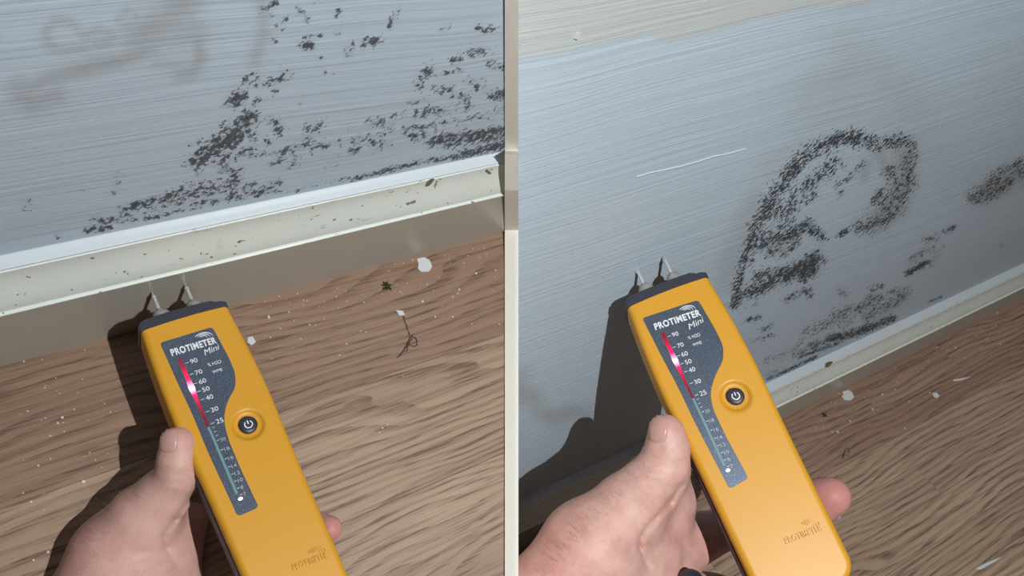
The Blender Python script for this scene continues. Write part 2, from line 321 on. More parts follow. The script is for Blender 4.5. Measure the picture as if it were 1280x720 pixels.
STAIN_R = [([(1025, 130), (1050, 105), (1075, 80)], 40, .26), ([(1060, 60), (1100, 95), (1130, 130)], 35, .22), ([(1084, 78), (1088, 82)], 9, .3), ([(908, 350), (920, 300), (945, 250)], 14, .3), ([(960, 210), (1000, 180)], 16, .2), ([(1000, 150), (1060, 140), (1120, 150)], 25, .15), ([(1090, 190), (1150, 170), (1180, 200)], 30, .12), ([(650, 485), (662, 495), (672, 505)], 12, .42), ([(672, 512), (695, 522), (715, 516), (732, 518)], 10, .45), ([(655, 470), (648, 500)], 12, .3)]
def beige_right(px):
    line = np.array([(600, 80), (648, 73), (700, 67), (760, 51), (815, 41), (848, 50), (884, 42), (930, 26), (1000, 12), (1080, 2), (1400, -40)], float)
    y = np.interp(px[:, 0], line[:, 0], line[:, 1])
    return np.clip(.5 + (y - px[:, 1]) / 26, 0, 1)
def field(px, patches):
    out = np.zeros(len(px))
    for pts, r, s in patches:
        pts = np.asarray(pts, float)
        if len(pts) == 1: d2 = ((px - pts[0]) ** 2).sum(1)
        else:
            d2 = np.full(len(px), 1e9)
            for a, b in zip(pts[:-1], pts[1:]):
                ab = b - a; t = np.clip(((px - a) @ ab) / (ab @ ab), 0, 1)
                d2 = np.minimum(d2, ((px - a - t[:, None] * ab) ** 2).sum(1))
        out = np.maximum(out, s * np.exp(-d2 / (1.25 * r * r)))
    return out

def build_wall(name, room, xs, z0, z1, step, mat, fields, end_plane, thick=.03):
    """painted plaster face on a fine grid (the stains are stored per vertex), with a body behind it"""
    # end_plane: camera-axes normal of the divider; the wall stops there
    nz = int((z1 - z0) / step) + 1; zs = np.linspace(z0, z1, nz)
    def endx(z, y):
        n = room.M @ nrm(end_plane); o = room.loc((0, 0, 0))
        return (n @ o - n[1] * y - n[2] * z) / n[0]
    nx = int((xs[1] - xs[0]) / step) + 1
    V = []
    for z in zs:
        e = endx(z, room.t)
        a, b = (xs[0], e) if xs[1] is not None and end_plane[2] > 0 else (e, xs[1])
        for x in np.linspace(a, b, nx): V.append((x, room.t, z))
    nf = len(V)
    faces = [(j * nx + i, j * nx + i + 1, (j + 1) * nx + i + 1, (j + 1) * nx + i) for j in range(nz - 1) for i in range(nx - 1)]
    # body: four back corners
    A = np.array(V)
    bidx = []
    for q in (0, nx - 1, (nz - 1) * nx + nx - 1, (nz - 1) * nx):
        v = A[q].copy(); v[1] += thick
        if q in (nx - 1, nf - 1) and end_plane[2] > 0: v[0] = endx(v[2], v[1])
        if q in (0, (nz - 1) * nx) and end_plane[2] <= 0: v[0] = endx(v[2], v[1])
        V.append(tuple(v)); bidx.append(len(V) - 1)
    bot = list(range(0, nx)); top = list(range((nz - 1) * nx, nz * nx))
    lef = [j * nx for j in range(nz)]; rig = [j * nx + nx - 1 for j in range(nz)]
    faces.append(tuple(bot[::-1] + [bidx[0], bidx[1]])); faces.append(tuple(top + [bidx[2], bidx[3]]))
    faces.append(tuple(lef + [bidx[3], bidx[0]])); faces.append(tuple(rig[::-1] + [bidx[1], bidx[2]]))
    faces.append((bidx[0], bidx[3], bidx[2], bidx[1]))
    me = mesh(name, V, faces)
    px = project(room.cam(np.array(V)))
    for an, fn in fields.items():
        at = me.attributes.new(an, 'FLOAT', 'POINT'); at.data.foreach_set('value', fn(px).astype(np.float32))
    o = link(name, me, mat, mw=room.m); o['kind'] = 'structure'
    return o
zero = lambda p: np.zeros(len(p))
xl0 = L_.wall(-200, 360, L_.t)[0]; xl1 = L_.wall(631, 190, L_.t)[0]
zl1 = max(L_.wall(23, -120, L_.t)[2], L_.wall(631, -120, L_.t)[2])
build_wall('wall_left', L_, (xl0, xl1), .02, zl1, .0016, WALL_L,
           {'mold': lambda p: field(p, MOLD_L), 'stain': lambda p: field(p, STAIN_L), 'beige': zero, 'brown': zero}, (1, 0, .0100))
xr1 = R_.wall(1560, 200, R_.t)[0]; xr0 = R_.wall(648, 620, R_.t)[0]
zr1 = max(R_.wall(648, -120, R_.t)[2], R_.wall(1300, -60, R_.t)[2])
build_wall('wall_right', R_, (xr0, xr1), .02, zr1, .0030, WALL_R,
           {'mold': lambda p: field(p, MOLD_R), 'stain': lambda p: field(p, STAIN_R), 'beige': beige_right, 'brown': lambda p: field(p, BROWN_R)}, (1, 0, -.004))

def extrude_profile(prof, x0, x1):
    bm = bmesh.new()
    a = [bm.verts.new((x0, y, z)) for y, z in prof]; b = [bm.verts.new((x1, y, z)) for y, z in prof]
    n = len(prof)
    bm.faces.new(a); bm.faces.new(b[::-1])
    for i in range(n): bm.faces.new((a[i], b[i], b[(i + 1) % n], a[(i + 1) % n]))
    return bm
def build_skirting(name, room, x0, x1, ha, ht, k, pn, keep):
    t = room.t
    root = bpy.data.objects.new(name, None); COL.objects.link(root); root.matrix_world = room.m; root['kind'] = 'structure'
    def piece(nm, prof, mat, smooth=True):
        bm = extrude_profile(prof, x0, x1); bisect(bm, room, pn, keep)
        return link(nm, bm_mesh(nm, bm, smooth, math.radians(35)), mat, root)
    piece('lower_board', [(0, 0), (t, 0), (t, ha), (0, ha)], BOARD)
    # cream moulding: lip, hollow and rounded top edge
    q = [(-.0008 * k, ha - .0002), (-.0011 * k, ha + .0004 * k), (-.0011 * k, ha + .0013 * k), (-.0004 * k, ha + .0017 * k), (.0002 * k, ha + .0022 * k)]
    m = 12
    for i in range(m + 1):
        f = i / m
        q.append((.0002 * k + .0050 * k * (math.sin(f * math.pi / 2) ** 1.5), ha + .0024 * k + (ht - ha - .0034 * k) * f))
    q += [(.0060 * k, ht - .0003 * k), (.0066 * k, ht - .0001)]
    piece('moulding', q + [(t, ht - .0002), (t, ha - .0002)], CREAM)
    piece('ledge', [(.0056 * k, ht - .0012 * k), (.0058 * k, ht + .0002), (.0075 * k, ht + .0009 * k), (t - .0006 * k, ht + .0016 * k), (t, ht + .0022 * k), (t, ht - .0012 * k)], LEDGE)
    return root
build_skirting('baseboard_left', L_, xl0 - .02, L_.floor(700, 260)[0], .0535, .0800, 1.0, (1, 0, .0100), True)
build_skirting('baseboard_right', R_, R_.floor(560, 740)[0] - .05, xr1 + .02, .0519, .0906, 1.56, (1, 0, -.004), False)

def build_floor(name, room, ycuts, x0, x1, pn, keep, tones, joints, th=.008):
    root = bpy.data.objects.new(name, None); COL.objects.link(root); root.matrix_world = room.m; root['kind'] = 'structure'
    bm = bmesh.new(); box(bm, (x0, ycuts[-1], -th * 2.2), (x1, ycuts[0], -th)); bisect(bm, room, pn, keep)
    link('underlay', bm_mesh('underlay', bm), plain('underlay_' + name[-3:], (90, 84, 78), .9), root)
    g = .0001 * room.s
    for i in range(len(ycuts) - 1):
        ya, yb = ycuts[i], ycuts[i + 1]
        xs = [x0] + joints[i] + [x1]
        for j in range(len(xs) - 1):
            bm = bmesh.new(); c = .0003 * room.s
            xa, xb, y0, y1 = xs[j] + g, xs[j + 1] - g, yb + g, ya - g
            lo = [bm.verts.new(v) for v in ((xa, y0, -th), (xb, y0, -th), (xb, y1, -th), (xa, y1, -th))]
            md = [bm.verts.new(v) for v in ((xa, y0, -c * .5), (xb, y0, -c * .5), (xb, y1, -c * .5), (xa, y1, -c * .5))]
            hi = [bm.verts.new(v) for v in ((xa + c, y0 + c, 0), (xb - c, y0 + c, 0), (xb - c, y1 - c, 0), (xa + c, y1 - c, 0))]
            bm.faces.new(lo[::-1]); bm.faces.new(hi)
            for q, r in ((lo, md), (md, hi)):
                for e in range(4): bm.faces.new((q[e], q[(e + 1) % 4], r[(e + 1) % 4], r[e]))
            bisect(bm, room, pn, keep)
            if not bm.verts: bm.free(); continue
            me = bm_mesh('plank', bm)
            at = me.attributes.new('tone', 'FLOAT', 'POINT'); tv = tones[i][j % len(tones[i])]
            at.data.foreach_set('value', np.full(len(me.vertices), tv, np.float32))
            link('plank', me, WOODS['floor_l' if keep else 'floor_r'], root)
    return root
wl = abs(L_.floor(600, 428)[1])
yl = [.0]+[-wl * (i + 1) for i in range(6)]
yl = [0.012] + yl[1:]
build_floor('floor', L_, yl, L_.floor(-200, 700)[0] - .05, L_.floor(700, 290)[0] + .05, (1, 0, .0100), True,
            [[.46], [.62, .66], [.66, .56], [.68, .6], [.6, .66], [.66]], [[L_.floor(120, 470)[0] - .2], [L_.floor(20, 560)[0] - .05], [L_.floor(560, 620)[0] + .3], [L_.floor(60, 720)[0] - .25], [], []])
ra = abs(R_.floor(1195, 462)[1]); rb = abs(R_.floor(1100, 558)[1])
yr = [.016, -ra, -rb] + [-rb - (rb - ra) * (i + 1) for i in range(6)]
build_floor('floor', R_, yr, R_.floor(560, 900)[0] - .25, xr1 + .03, (1, 0, -.004), False,
            [[.5, .6], [.54], [.78, .8], [.66, .72], [.72], [.76, .66], [.72], [.7]], [[R_.floor(1186, 446)[0]], [], [R_.floor(900, 720)[0]], [R_.floor(1180, 620)[0]], [], [R_.floor(1150, 800)[0]], [], []])

# an added board as the cream strip between the two views: it stands a few millimetres proud of the left room's surfaces
def build_divider():
    pts = []
    for y in (-130, -60, 60, 150, 188): pts.append(L_.cam(L_.wall(631, y, L_.t)))
    for y, yy in ((193, .004), (238, -.0015), (288, 0)): pts.append(L_.cam(L_.wall(631, y, yy)))
    for y in (330, 450, 560, 660, 760, 850, 960): pts.append(L_.cam(L_.floor(631, y)))
    fr = []
    for p in pts: q = p * (1 - .0012 / p[2]); fr.append(q)
    V, Fc = [], []
    n = len(fr)
    for q in fr:
        z = q[2]; yb = q[1] / z
        for X, zz in ((-.0100 * z, z), (.0089 * z, z), (.0089 * z, 1.25), (-.0100 * z, 1.25)):
            V.append((X, yb * zz if zz == z else yb * .80, zz))
    for i in range(n - 1):
        for e in range(4): Fc.append((4 * i + e, 4 * i + (e + 1) % 4, 4 * i + 4 + (e + 1) % 4, 4 * i + 4 + e))
    Fc += [(0, 1, 2, 3), tuple(4 * (n - 1) + e for e in (3, 2, 1, 0))]
    V = [wp(v) for v in V]
    me = mesh('divider_1', V, Fc); bm = bmesh.new(); bm.from_mesh(me); bmesh.ops.recalc_face_normals(bm, faces=bm.faces[:]); bm.to_mesh(me); bm.free()
    o = link('divider_1', me, DIVIDER); o['kind'] = 'structure'
build_divider()

# ------------------------------------------------------------------ moisture meters
def fleck(name, base, hi, rough, metal=0., amt=.35, scale=1.0, spec=.5):
    k = NT(name); c = k.coord((1, 1, 1))
    n = k.smooth(k.noise(c, 1500 / scale, 2, .6), .55, .72)
    col = k.mix(k.math('MULTIPLY', n, amt), lin(base), lin(hi))
    k.set(col=col, rough=rough, spec=spec, metal=metal)
    k.bump(k.noise(c, 1500 / scale, 2), .12, .0002); return k.mat
YELLOW = fleck('yellow_plastic', (208, 150, 36), (224, 176, 84), .43, 0, .4, 1.0, .5)
CHAR = fleck('charcoal_plastic', (46, 48, 60), (66, 68, 82), .42, 0, .4)
PANEL = fleck('panel_film', (84, 94, 110), (176, 190, 204), .40, .6, .45, .8)
WHITE = plain('printed_white', (224, 228, 232), .5)
FAINT = plain('printed_grey', (168, 178, 186), .5)
ICON = plain('icon_white', (235, 238, 240), .5)
STEEL = plain('pin_steel', (214, 216, 218), .28, .6, .55)
COLLAR = NT('frosted_collar').set(col=lin((176, 176, 170)), rough=.35, spec=.5, trans=.35).mat
def led_mat(name, rgb, strength, base):
    return NT(name).set(col=lin(base), rough=.3, emit=lin(rgb), es=strength).mat
LEDS = {'hot': led_mat('led_hot', (255, 120, 185), 5.5, (255, 120, 160)), 'bright': led_mat('led_bright', (255, 20, 90), 2.0, (230, 30, 80)), 'red': led_mat('led_red', (225, 10, 60), .75, (190, 20, 50)), 'dim': led_mat('led_dim_red', (190, 16, 50), .28, (130, 30, 50)),
        'amber': led_mat('led_off_amber', (0, 0, 0), 0, (150, 140, 110)), 'teal': led_mat('led_off_teal', (0, 0, 0), 0, (104, 150, 160)), 'dot': led_mat('led_white', (240, 248, 255), 1.6, (240, 245, 250))}

def lamp_strip():
    k = NT('scale_light_strip'); g = k.attr('glow')
    col = k.ramp(g, [(0., lin((0, 0, 0))), (.13, lin((120, 8, 34))), (.4, lin((225, 8, 60))), (.72, lin((255, 20, 100))), (.9, lin((255, 150, 205))), (1., lin((255, 225, 240)))])
    es = k.math('MULTIPLY', k.math('POWER', g, 1.6), 2.4)
    k.set(col=k.mix(k.smooth(g, .01, .1), lin((112, 148, 156)), lin((120, 24, 46))), rough=.3, emit=col, es=es); return k.mat
LAMP = lamp_strip()

def text_mesh(body, size, bold=0., shear=0., extr=.00004, align='LEFT', space=1.0):
    cu = bpy.data.curves.new('t', 'FONT'); cu.body = body; cu.size = size; cu.offset = bold; cu.shear = shear; cu.extrude = extr
    cu.align_x = align; cu.space_character = space; cu.resolution_u = 4
    o = bpy.data.objects.new('t', cu); COL.objects.link(o)
    dg = bpy.context.evaluated_depsgraph_get(); me = bpy.data.meshes.new_from_object(o.evaluated_get(dg))
    bpy.data.objects.remove(o); return me
def fit_text(name, body, p0, p1, mat, parent, h, size=4., bold=0., shear=0., w=.12, extr=.04, space=1.0):
    """text with its base line from p0 to p1 (face coordinates in mm), letters h mm high"""
    me = text_mesh(body, size, bold, shear, extr, 'LEFT', space)
    co = np.zeros(len(me.vertices) * 3); me.vertices.foreach_get('co', co); co = co.reshape(-1, 3)
    x0, x1, yb, y1 = co[:, 0].min(), co[:, 0].max(), 0., co[:, 1].max()
    p0, p1 = np.array(p0, float), np.array(p1, float); d = p1 - p0; ln = np.linalg.norm(d); d /= ln; nn = np.array((-d[1], d[0]))
    out = np.zeros_like(co)
    a = (co[:, 0] - x0) / (x1 - x0) * ln; b = (co[:, 1] - yb) / (y1 - yb) * h
    out[:, :2] = p0 + a[:, None] * d + b[:, None] * nn; out[:, 2] = co[:, 2] + w
    me.vertices.foreach_set('co', (out * .001).ravel()); me.update()
    return link(name, me, mat, parent)
def ribbon(bm, pts, widths, z0, z1):
    P = np.array(pts, float); T = np.gradient(P, axis=0); T /= np.linalg.norm(T, axis=1)[:, None]; N = np.stack([-T[:, 1], T[:, 0]], 1)
    W = np.array(widths)[:, None]
    lo, hi = P + N * W / 2, P - N * W / 2
    ring = list(map(tuple, lo)) + list(map(tuple, hi[::-1]))
    prev = None
    for i in range(len(P)):
        cur = [bm.verts.new((*lo[i], z0)), bm.verts.new((*hi[i], z0)), bm.verts.new((*hi[i], z1)), bm.verts.new((*lo[i], z1))]
        if prev:
            for e in range(4): bm.faces.new((prev[e], prev[(e + 1) % 4], cur[(e + 1) % 4], cur[e]))
        else: bm.faces.new(cur)
        prev = cur
    bm.faces.new(prev[::-1])
def mm(bm):
    bmesh.ops.scale(bm, vec=(.001, .001, .001), verts=bm.verts[:]); return bm
def smooth_poly(pts, rounds):
    """rounded polygon: each corner replaced by an arc-like curve"""
    out = []; n = len(pts)
    for i, (p, r) in enumerate(zip(pts, rounds)):
        p = np.array(p, float); a = np.array(pts[i - 1], float) - p; b = np.array(pts[(i + 1) % n], float) - p
        la, lb = np.linalg.norm(a), np.linalg.norm(b); r_ = min(r, la * .48, lb * .48)
        if r_ <= .01: out.append(tuple(p)); continue
        s, e = p + a / la * r_, p + b / lb * r_
        for t in np.linspace(0, 1, 7): out.append(tuple((1 - t) ** 2 * s + 2 * t * (1 - t) * p + t * t * e))
    return out

LEN = 157.0
def build_meter(Rm, tm, sc, ku, panel, text0, text1, mini, btn, emb, label, group, led_u):
    M = frame(Rm[:, 0], Rm[:, 1], Rm[:, 2], tm)
    root = bpy.data.objects.new('moisture_meter', None); COL.objects.link(root)
    root.matrix_world = M @ Matrix.Scale(sc, 4)
    tag(root, label, 'moisture meter', group)
    P = lambda name, bm, mat, par=None, sm=True, ang=40: link(name, bm_mesh(name, mm(bm), sm, math.radians(ang)), mat, par or root)
    pv = [0, 12, 25, 48, 60, 72, 95, 125, 150, 170]; ph = [22.0, 22.9, 23.6, 24.1, 23.8, 23.2, 22.5, 22.0, 21.6, 21.3]
    vv = np.linspace(0, 170, 171); hh = np.interp(vv, pv, ph); hh = np.convolve(np.pad(hh, 8, 'edge'), np.ones(17) / 17, 'valid')
    RC = 10.0
    def half(d):                     # half width at distance d from the yellow's top edge, rounded bottom corners
        h = np.interp(d, vv, hh) * ku
        if d > LEN - RC: h -= RC - math.sqrt(max(0, RC * RC - (d - LEN + RC) ** 2))
        return h
    bow = lambda u: .9 * (1 - (u / 23) ** 2)            # top edge is slightly bowed
    # --- yellow front shell: a height field with rounded borders and a dish round the button
    nu = 84; rows = np.concatenate([np.linspace(0, 4, 9)[:-1], np.linspace(4, LEN - RC, 180)[:-1], LEN - RC + RC * np.sin(np.linspace(0, math.pi / 2, 16))])
    us = -np.cos(np.linspace(0, math.pi, nu)) * .5 + np.linspace(-1, 1, nu) * .5
    V = []; idx = {}
    for i, d in enumerate(rows):
        h = max(half(d), .6)
        for j, a in enumerate(us):
            u = a * h; v = -d + bow(u) * max(0, 1 - d / 20)
            e = min(h - abs(u), 1e9); e2 = LEN - d; e = min(e, e2) if d < LEN - RC else e
            rr = 3.2
            w = 0 if e > rr else -(rr - math.sqrt(max(0, rr * rr - (rr - e) ** 2)))
            if d > LEN - RC:
                q = math.hypot(max(0, abs(u) - (half(LEN - RC) - RC)), d - LEN + RC); e = RC - q
                w = 0 if e > rr else -(rr - math.sqrt(max(0, rr * rr - (rr - max(e, 0)) ** 2)))
            r = math.hypot(u - btn[0], v - btn[1])
            x = min(max((8.1 - r) / 1.9, 0), 1); w -= 1.5 * x * x * (3 - 2 * x)
            V.append((u, v, w)); idx[i, j] = len(V) - 1
    nr = len(rows)
    Fc = [(idx[i, j], idx[i + 1, j], idx[i + 1, j + 1], idx[i, j + 1]) for i in range(nr - 1) for j in range(nu - 1)]
    loop = [idx[0, j] for j in range(nu - 1, -1, -1)] + [idx[i, 0] for i in range(1, nr)] + [idx[nr - 1, j] for j in range(1, nu)] + [idx[i, nu - 1] for i in range(nr - 2, 0, -1)]
    low = []
    for q in loop: V.append((V[q][0], V[q][1], float(np.interp(-V[q][1], [0, 48, 74], [-20, -20, -7.5])))); low.append(len(V) - 1)
    n = len(loop)
    Fc += [(loop[i], low[i], low[(i + 1) % n], loop[(i + 1) % n]) for i in range(n)]
    Fc.append(tuple(low[::-1]))
    bm = bmesh.new(); bm.from_mesh(mesh('f', V, Fc)); bmesh.ops.remove_doubles(bm, verts=bm.verts[:], dist=.01)
    P('front_shell', bm, YELLOW, ang=50)
    # --- charcoal back shell, a little wider than the yellow one
    bm = bmesh.new(); rings = []
    ds = np.concatenate([np.linspace(-3, LEN - RC, 60), LEN - RC + RC * np.sin(np.linspace(.1, math.pi / 2, 10))])
    out = [(half(max(d, 0)), -d) for d in ds]; out = [(a, b) for a, b in out if a > .3]
    ring0 = [(a, b) for a, b in out] + [(-a, b) for a, b in out[::-1]]
    cx, cy = 0, -LEN / 2
    for w, off in ((-5.6, .55), (-6.2, .75), (-9, .75), (-20, .1), (-24, -1.6), (-26, -4.5), (-26.5, -8)):
        ring = []
        for a, b in ring0:
            off_ = off; g_ = min(1, max(0, (-b - 52) / 22)); off = off * g_ - 1.0 * (1 - g_) if b > -90 else off
            ring.append(bm.verts.new((math.copysign(max(abs(a) + off, .1), a), b + (-off if b < -LEN + 12 else (-1 if b > 0 else 0)) * 1.0, w))); off = off_
        rings.append(ring)
    for q, r in zip(rings[:-1], rings[1:]):
        for e in range(len(q)): bm.faces.new((q[e], q[(e + 1) % len(q)], r[(e + 1) % len(q)], r[e]))
    bm.faces.new(rings[0]); bm.faces.new(rings[-1][::-1])
    P('back_shell', bm, CHAR)
    # --- charcoal head with a lower and an upper step
    bm = bmesh.new()
    def step(u0, u1, v0, v1, w0, w1, rc):
        N = 18
        pts = []
        for t in np.linspace(0, 1, N): u = u0 + (u1 - u0) * t; pts.append((u, v0 + bow(u)))
        for t in np.linspace(1, 0, N): u = u0 + (u1 - u0) * t; e = min(u - u0, u1 - u); pts.append((u, v1 + bow(u) - (0 if e > rc else rc - math.sqrt(max(0, rc * rc - (rc - e) ** 2)))))
        rg = []
        for w, s in ((w0 - .9, 0), (w0 - .25, .55), (w0, 1.2)):
            pass
        prism(bm, pts, w1, w0 - .7)
        ins = [((u - (u0 + u1) / 2) * (1 - .8 / (u1 - u0)) + (u0 + u1) / 2, v0 + bow(u) + (v - v0 - bow(u)) * .92 + .1) for u, v in pts]
        prism(bm, ins, w0 - .75, w0)
    step(-22.4 * ku, 22.4 * ku, .25, 4.6, -1.0, -25, 1.1)
    step(-21.4 * ku, 17.5 * ku, 4.2, 6.3, -2.2, -23, 1.0)
    P('head', bm, CHAR, ang=35)
    # --- pins in frosted collars
    for su in (-8.2, 8.2):
        bm = bmesh.new(); N = 20
        prof = [(4.6, 5.5), (4.6, 8.6), (4.2, 10.4), (3.3, 12.0), (2.2, 12.9), (1.0, 13.2)]
        rings = [[bm.verts.new((su + r * math.cos(a), v, -9.6 + r * math.sin(a))) for a in np.linspace(0, 2 * math.pi, N, endpoint=False)] for r, v in prof]
        for q, r in zip(rings[:-1], rings[1:]):
            for e in range(N): bm.faces.new((q[e], q[(e + 1) % N], r[(e + 1) % N], r[e]))
        bm.faces.new(rings[0]); bm.faces.new(rings[-1])
        col = P('collar', bm, COLLAR); col['label'] = 'translucent grey collar'
        bm = bmesh.new()
        prof = [(1.0, 9.0), (1.0, 20.2), (1.35, 20.4), (1.35, 21.1), (.95, 21.5), (.15, 24.2)]
        rings = [[bm.verts.new((su + r * math.cos(a), v, -9.6 + r * math.sin(a))) for a in np.linspace(0, 2 * math.pi, 14, endpoint=False)] for r, v in prof]
        for q, r in zip(rings[:-1], rings[1:]):
            for e in range(14): bm.faces.new((q[e], q[(e + 1) % 14], r[(e + 1) % 14], r[e]))
        bm.faces.new(rings[0]); bm.faces.new(rings[-1])
        pin = P('pin', bm, STEEL); pin['label'] = 'sharp steel pin'
    # --- display panel
    bm = bmesh.new(); prism(bm, smooth_poly(*panel), -.6, .10)
    pan = P('display_panel', bm, PANEL, ang=30); pan['label'] = 'slate blue printed display panel'
    p0, p1 = np.array(text0), np.array(text1)
    fit_text('brand_print', 'PROTIMETER', p0, p1, WHITE, pan, 3.6, bold=.14, space=1.12)
    fit_text('model_print', 'Mini', mini[0], mini[1], WHITE, pan, 3.0, shear=.35)
    d = (p1 - p0) / np.linalg.norm(p1 - p0); nn = np.array((-d[1], d[0])); ln = np.linalg.norm(p1 - p0)
    def arcs(o, k, z0, z1, mat, name, par):
        bm = bmesh.new()
        for j, (r, th) in enumerate(((4.2, .46), (2.95, .40), (1.75, .36))):
            ts = np.linspace(math.radians(140), math.radians(-18), 16)
            pts = [np.array(o) + k * (d * (r * 1.15 * math.cos(t) + .6 * j * .0) + nn * (r * .72 * math.sin(t))) for t in ts]
            ribbon(bm, pts, [k * th * (.25 + .9 * math.sin(math.pi * min(1, (i + 1.5) / 15)) ** .8) for i in range(16)], z0, z1)
        P(name, bm, mat, par)
    arcs(p0 + d * ln * .76 + nn * 4.6, .92, .05, .15, WHITE, 'logo_print', pan)
    # scale of numbers, ticks and the row of lamps beside it
    nums = [('90', -22.9), ('70', -29.3), ('60', -34.4), ('50', -38.9), ('40', -43.4), ('30', -50.0), ('25', -56.4), ('20', -65.2), ('18', -70.2), ('16', -75.0), ('14', -79.2), ('12', -83.0), ('10', -86.6), ('8', -90.2), ('7', -93.6)]
    for tx, v in nums:
        u = led_u + (4.0 if v > -60 else 2.6); wdt = 3.3 if len(tx) == 2 else 1.6
        if v < -60: wdt *= .72
        fit_text('number_print', tx, (u, v - 1.2), (u + wdt, v - 1.2 + wdt * d[1]), WHITE if v > -60 else FAINT, pan, 2.3 if v > -60 else 1.7, w=.11)
        bm = bmesh.new(); box(bm, (led_u + (1.6 if v > -60 else 1.1), v - .12, .05), (led_u + (3.3 if v > -60 else 2.2), v + .12, .14)); P('tick_print', bm, WHITE, pan, False)
    for v in (-58.5, -60.7, -62.8):
        bm = bmesh.new(); box(bm, (led_u + 1.4, v - .1, .05), (led_u + 2.6, v + .1, .14)); P('tick_print', bm, WHITE, pan, False)
    fit_text('unit_print', '% H2O', (led_u + 10.8, -28.4), (led_u + 17.2, -28.7), WHITE, pan, 1.8)
    fit_text('unit_print', 'WME', (led_u + 11.4, -32.6), (led_u + 16.2, -32.8), WHITE, pan, 1.6)
    for a, b, lit in ((-19.8, -57.2, True), (-57.4, -92.4, False)):
        vs_ = np.linspace(a, b, 34 if lit else 12)
        wd = np.interp(-vs_, [19.8, 24, 31, 36, 39, 42, 48, 57.2, 93], [1.9, 2.0, 1.9, 2.9, 2.2, 1.6, 1.35, 1.1, 1.3])
        bm = bmesh.new(); ribbon(bm, [(led_u + (0 if v > -58 else .1), v) for v in vs_], wd, .02, .15)
        l = P('scale_lamp', bm, LAMP, pan, False); vz = np.zeros(len(l.data.vertices) * 3); l.data.vertices.foreach_get('co', vz); vz = vz.reshape(-1, 3)[:, 1] * -1000
        at = l.data.attributes.new('glow', 'FLOAT', 'POINT')
        at.data.foreach_set('value', (np.interp(vz, [19.8, 24, 30, 34, 36, 38, 40, 45, 52, 57.3], [.22, .34, .62, .86, 1, .9, .7, .42, .26, .14]) if lit else np.zeros(len(vz))).astype(np.float32))
        l['label'] = 'glowing red light strip of the scale' if lit else 'unlit teal lower part of the scale strip'
    bm = bmesh.new(); bmesh.ops.create_uvsphere(bm, u_segments=12, v_segments=6, radius=1.0); bmesh.ops.scale(bm, vec=(1.1, .8, .3), verts=bm.verts[:]); bmesh.ops.translate(bm, vec=(led_u + .7, -95.2, .12), verts=bm.verts[:])
    P('indicator_lamp', bm, LEDS['dot'], pan)['label'] = 'small white indicator lamp'
    # --- power button in the dish
    bm = bmesh.new(); N = 32
    prof = [(4.3, -1.8), (4.3, .05), (3.95, .42), (2.7, .6), (.01, .64)]
    rings = [[bm.verts.new((btn[0] + r * math.cos(a), btn[1] + r * math.sin(a), w)) for a in np.linspace(0, 2 * math.pi, N, endpoint=False)] for r, w in prof]
    for q, r in zip(rings[:-1], rings[1:]):
        for e in range(N): bm.faces.new((q[e], q[(e + 1) % N], r[(e + 1) % N], r[e]))
    bm.faces.new(rings[0]); bm.faces.new(rings[-1])
    bt = P('power_button', bm, CHAR); bt['label'] = 'round dark grey power button'
    bm = bmesh.new(); ang = math.atan2(d[1], d[0])
    ts = np.linspace(math.radians(90 + 38), math.radians(360 + 90 - 38), 24) + ang
    ribbon(bm, [(btn[0] + 1.8 * math.cos(t), btn[1] + 1.8 * math.sin(t)) for t in ts], [.48] * 24, .45, .76)
    ribbon(bm, [np.array(btn) + nn * 2.0, np.array(btn) + nn * 1., np.array(btn) + nn * .1], [.48] * 3, .45, .77)
    P('power_symbol', bm, ICON, bt)
    # --- embossed mark near the bottom
    e0, e1 = np.array(emb[0], float), np.array(emb[1], float)
    fit_text('embossed_mark', 'PROTIMETER', e0, e1, YELLOW, root, 2.6, bold=.09, w=.12, extr=.45, space=1.05)
    arcs(e0 + (e1 - e0) * .74 + nn * 3.6, .85, -.2, .55, YELLOW, 'embossed_mark', root)
    return root

RML = np.array([[.7789, -.4838, .39906], [.2788, .83709, .47069], [.56177, .25537, -.7869]]); TML = np.array([-.14723, -.01378, .32521])
RMR = np.array([[.93347, -.32, -.16195], [.35836, .85044, .38514], [-.01448, .41755, -.90854]]); TMR = 1.25 * np.array([.10247, -.00278, .47305])
PAN_L = ([(-15.5, -8.6), (-15.1, -30), (-14.4, -50), (-14.6, -68), (-13.5, -102.2), (-3.7, -102.4), (-4.3, -82), (-4.2, -66), (-2.4, -56), (2.2, -48.6), (8.6, -43), (11.0, -36), (11.2, -27), (9.9, -8.6)],
         [1.6, 3, 6, 6, 1.8, 1.8, 3, 5, 4, 4, 3, 3, 3, 2.2])
PAN_R = ([(-18.2, -8.4), (-17.4, -30), (-16.2, -50), (-16.0, -68), (-14.2, -103.4), (-3.8, -101.8), (-5.0, -80), (-5.0, -66), (-3.0, -58), (3.2, -50.5), (10.2, -45), (13.4, -38.5), (13.8, -30), (12.6, -10)],
         [1.6, 3, 6, 6, 1.8, 1.8, 3, 5, 4, 4, 3, 3, 3, 2.2])
GR = None
build_meter(RML, TML, .8946, .965, PAN_L, (-12.7, -17.1), (8.9, -17.7), ((1.2, -22.2), (9.4, -21.3)), (6.8, -63.5), ((-.9, -135.2), (15.5, -137.4)),
            'yellow and charcoal pin moisture meter touching the grey lower skirting with its pins', GR, -10.2)
build_meter(RMR, TMR, 1.5402, 1.045, PAN_R, (-14.4, -17.1), (10.5, -18.5), ((1.6, -23.6), (11.0, -22.2)), (7.9, -63.8), ((-1.2, -134.0), (16.7, -134.0)),
            'yellow and charcoal pin moisture meter with both pins pressed into the painted wall', GR, -11.8)

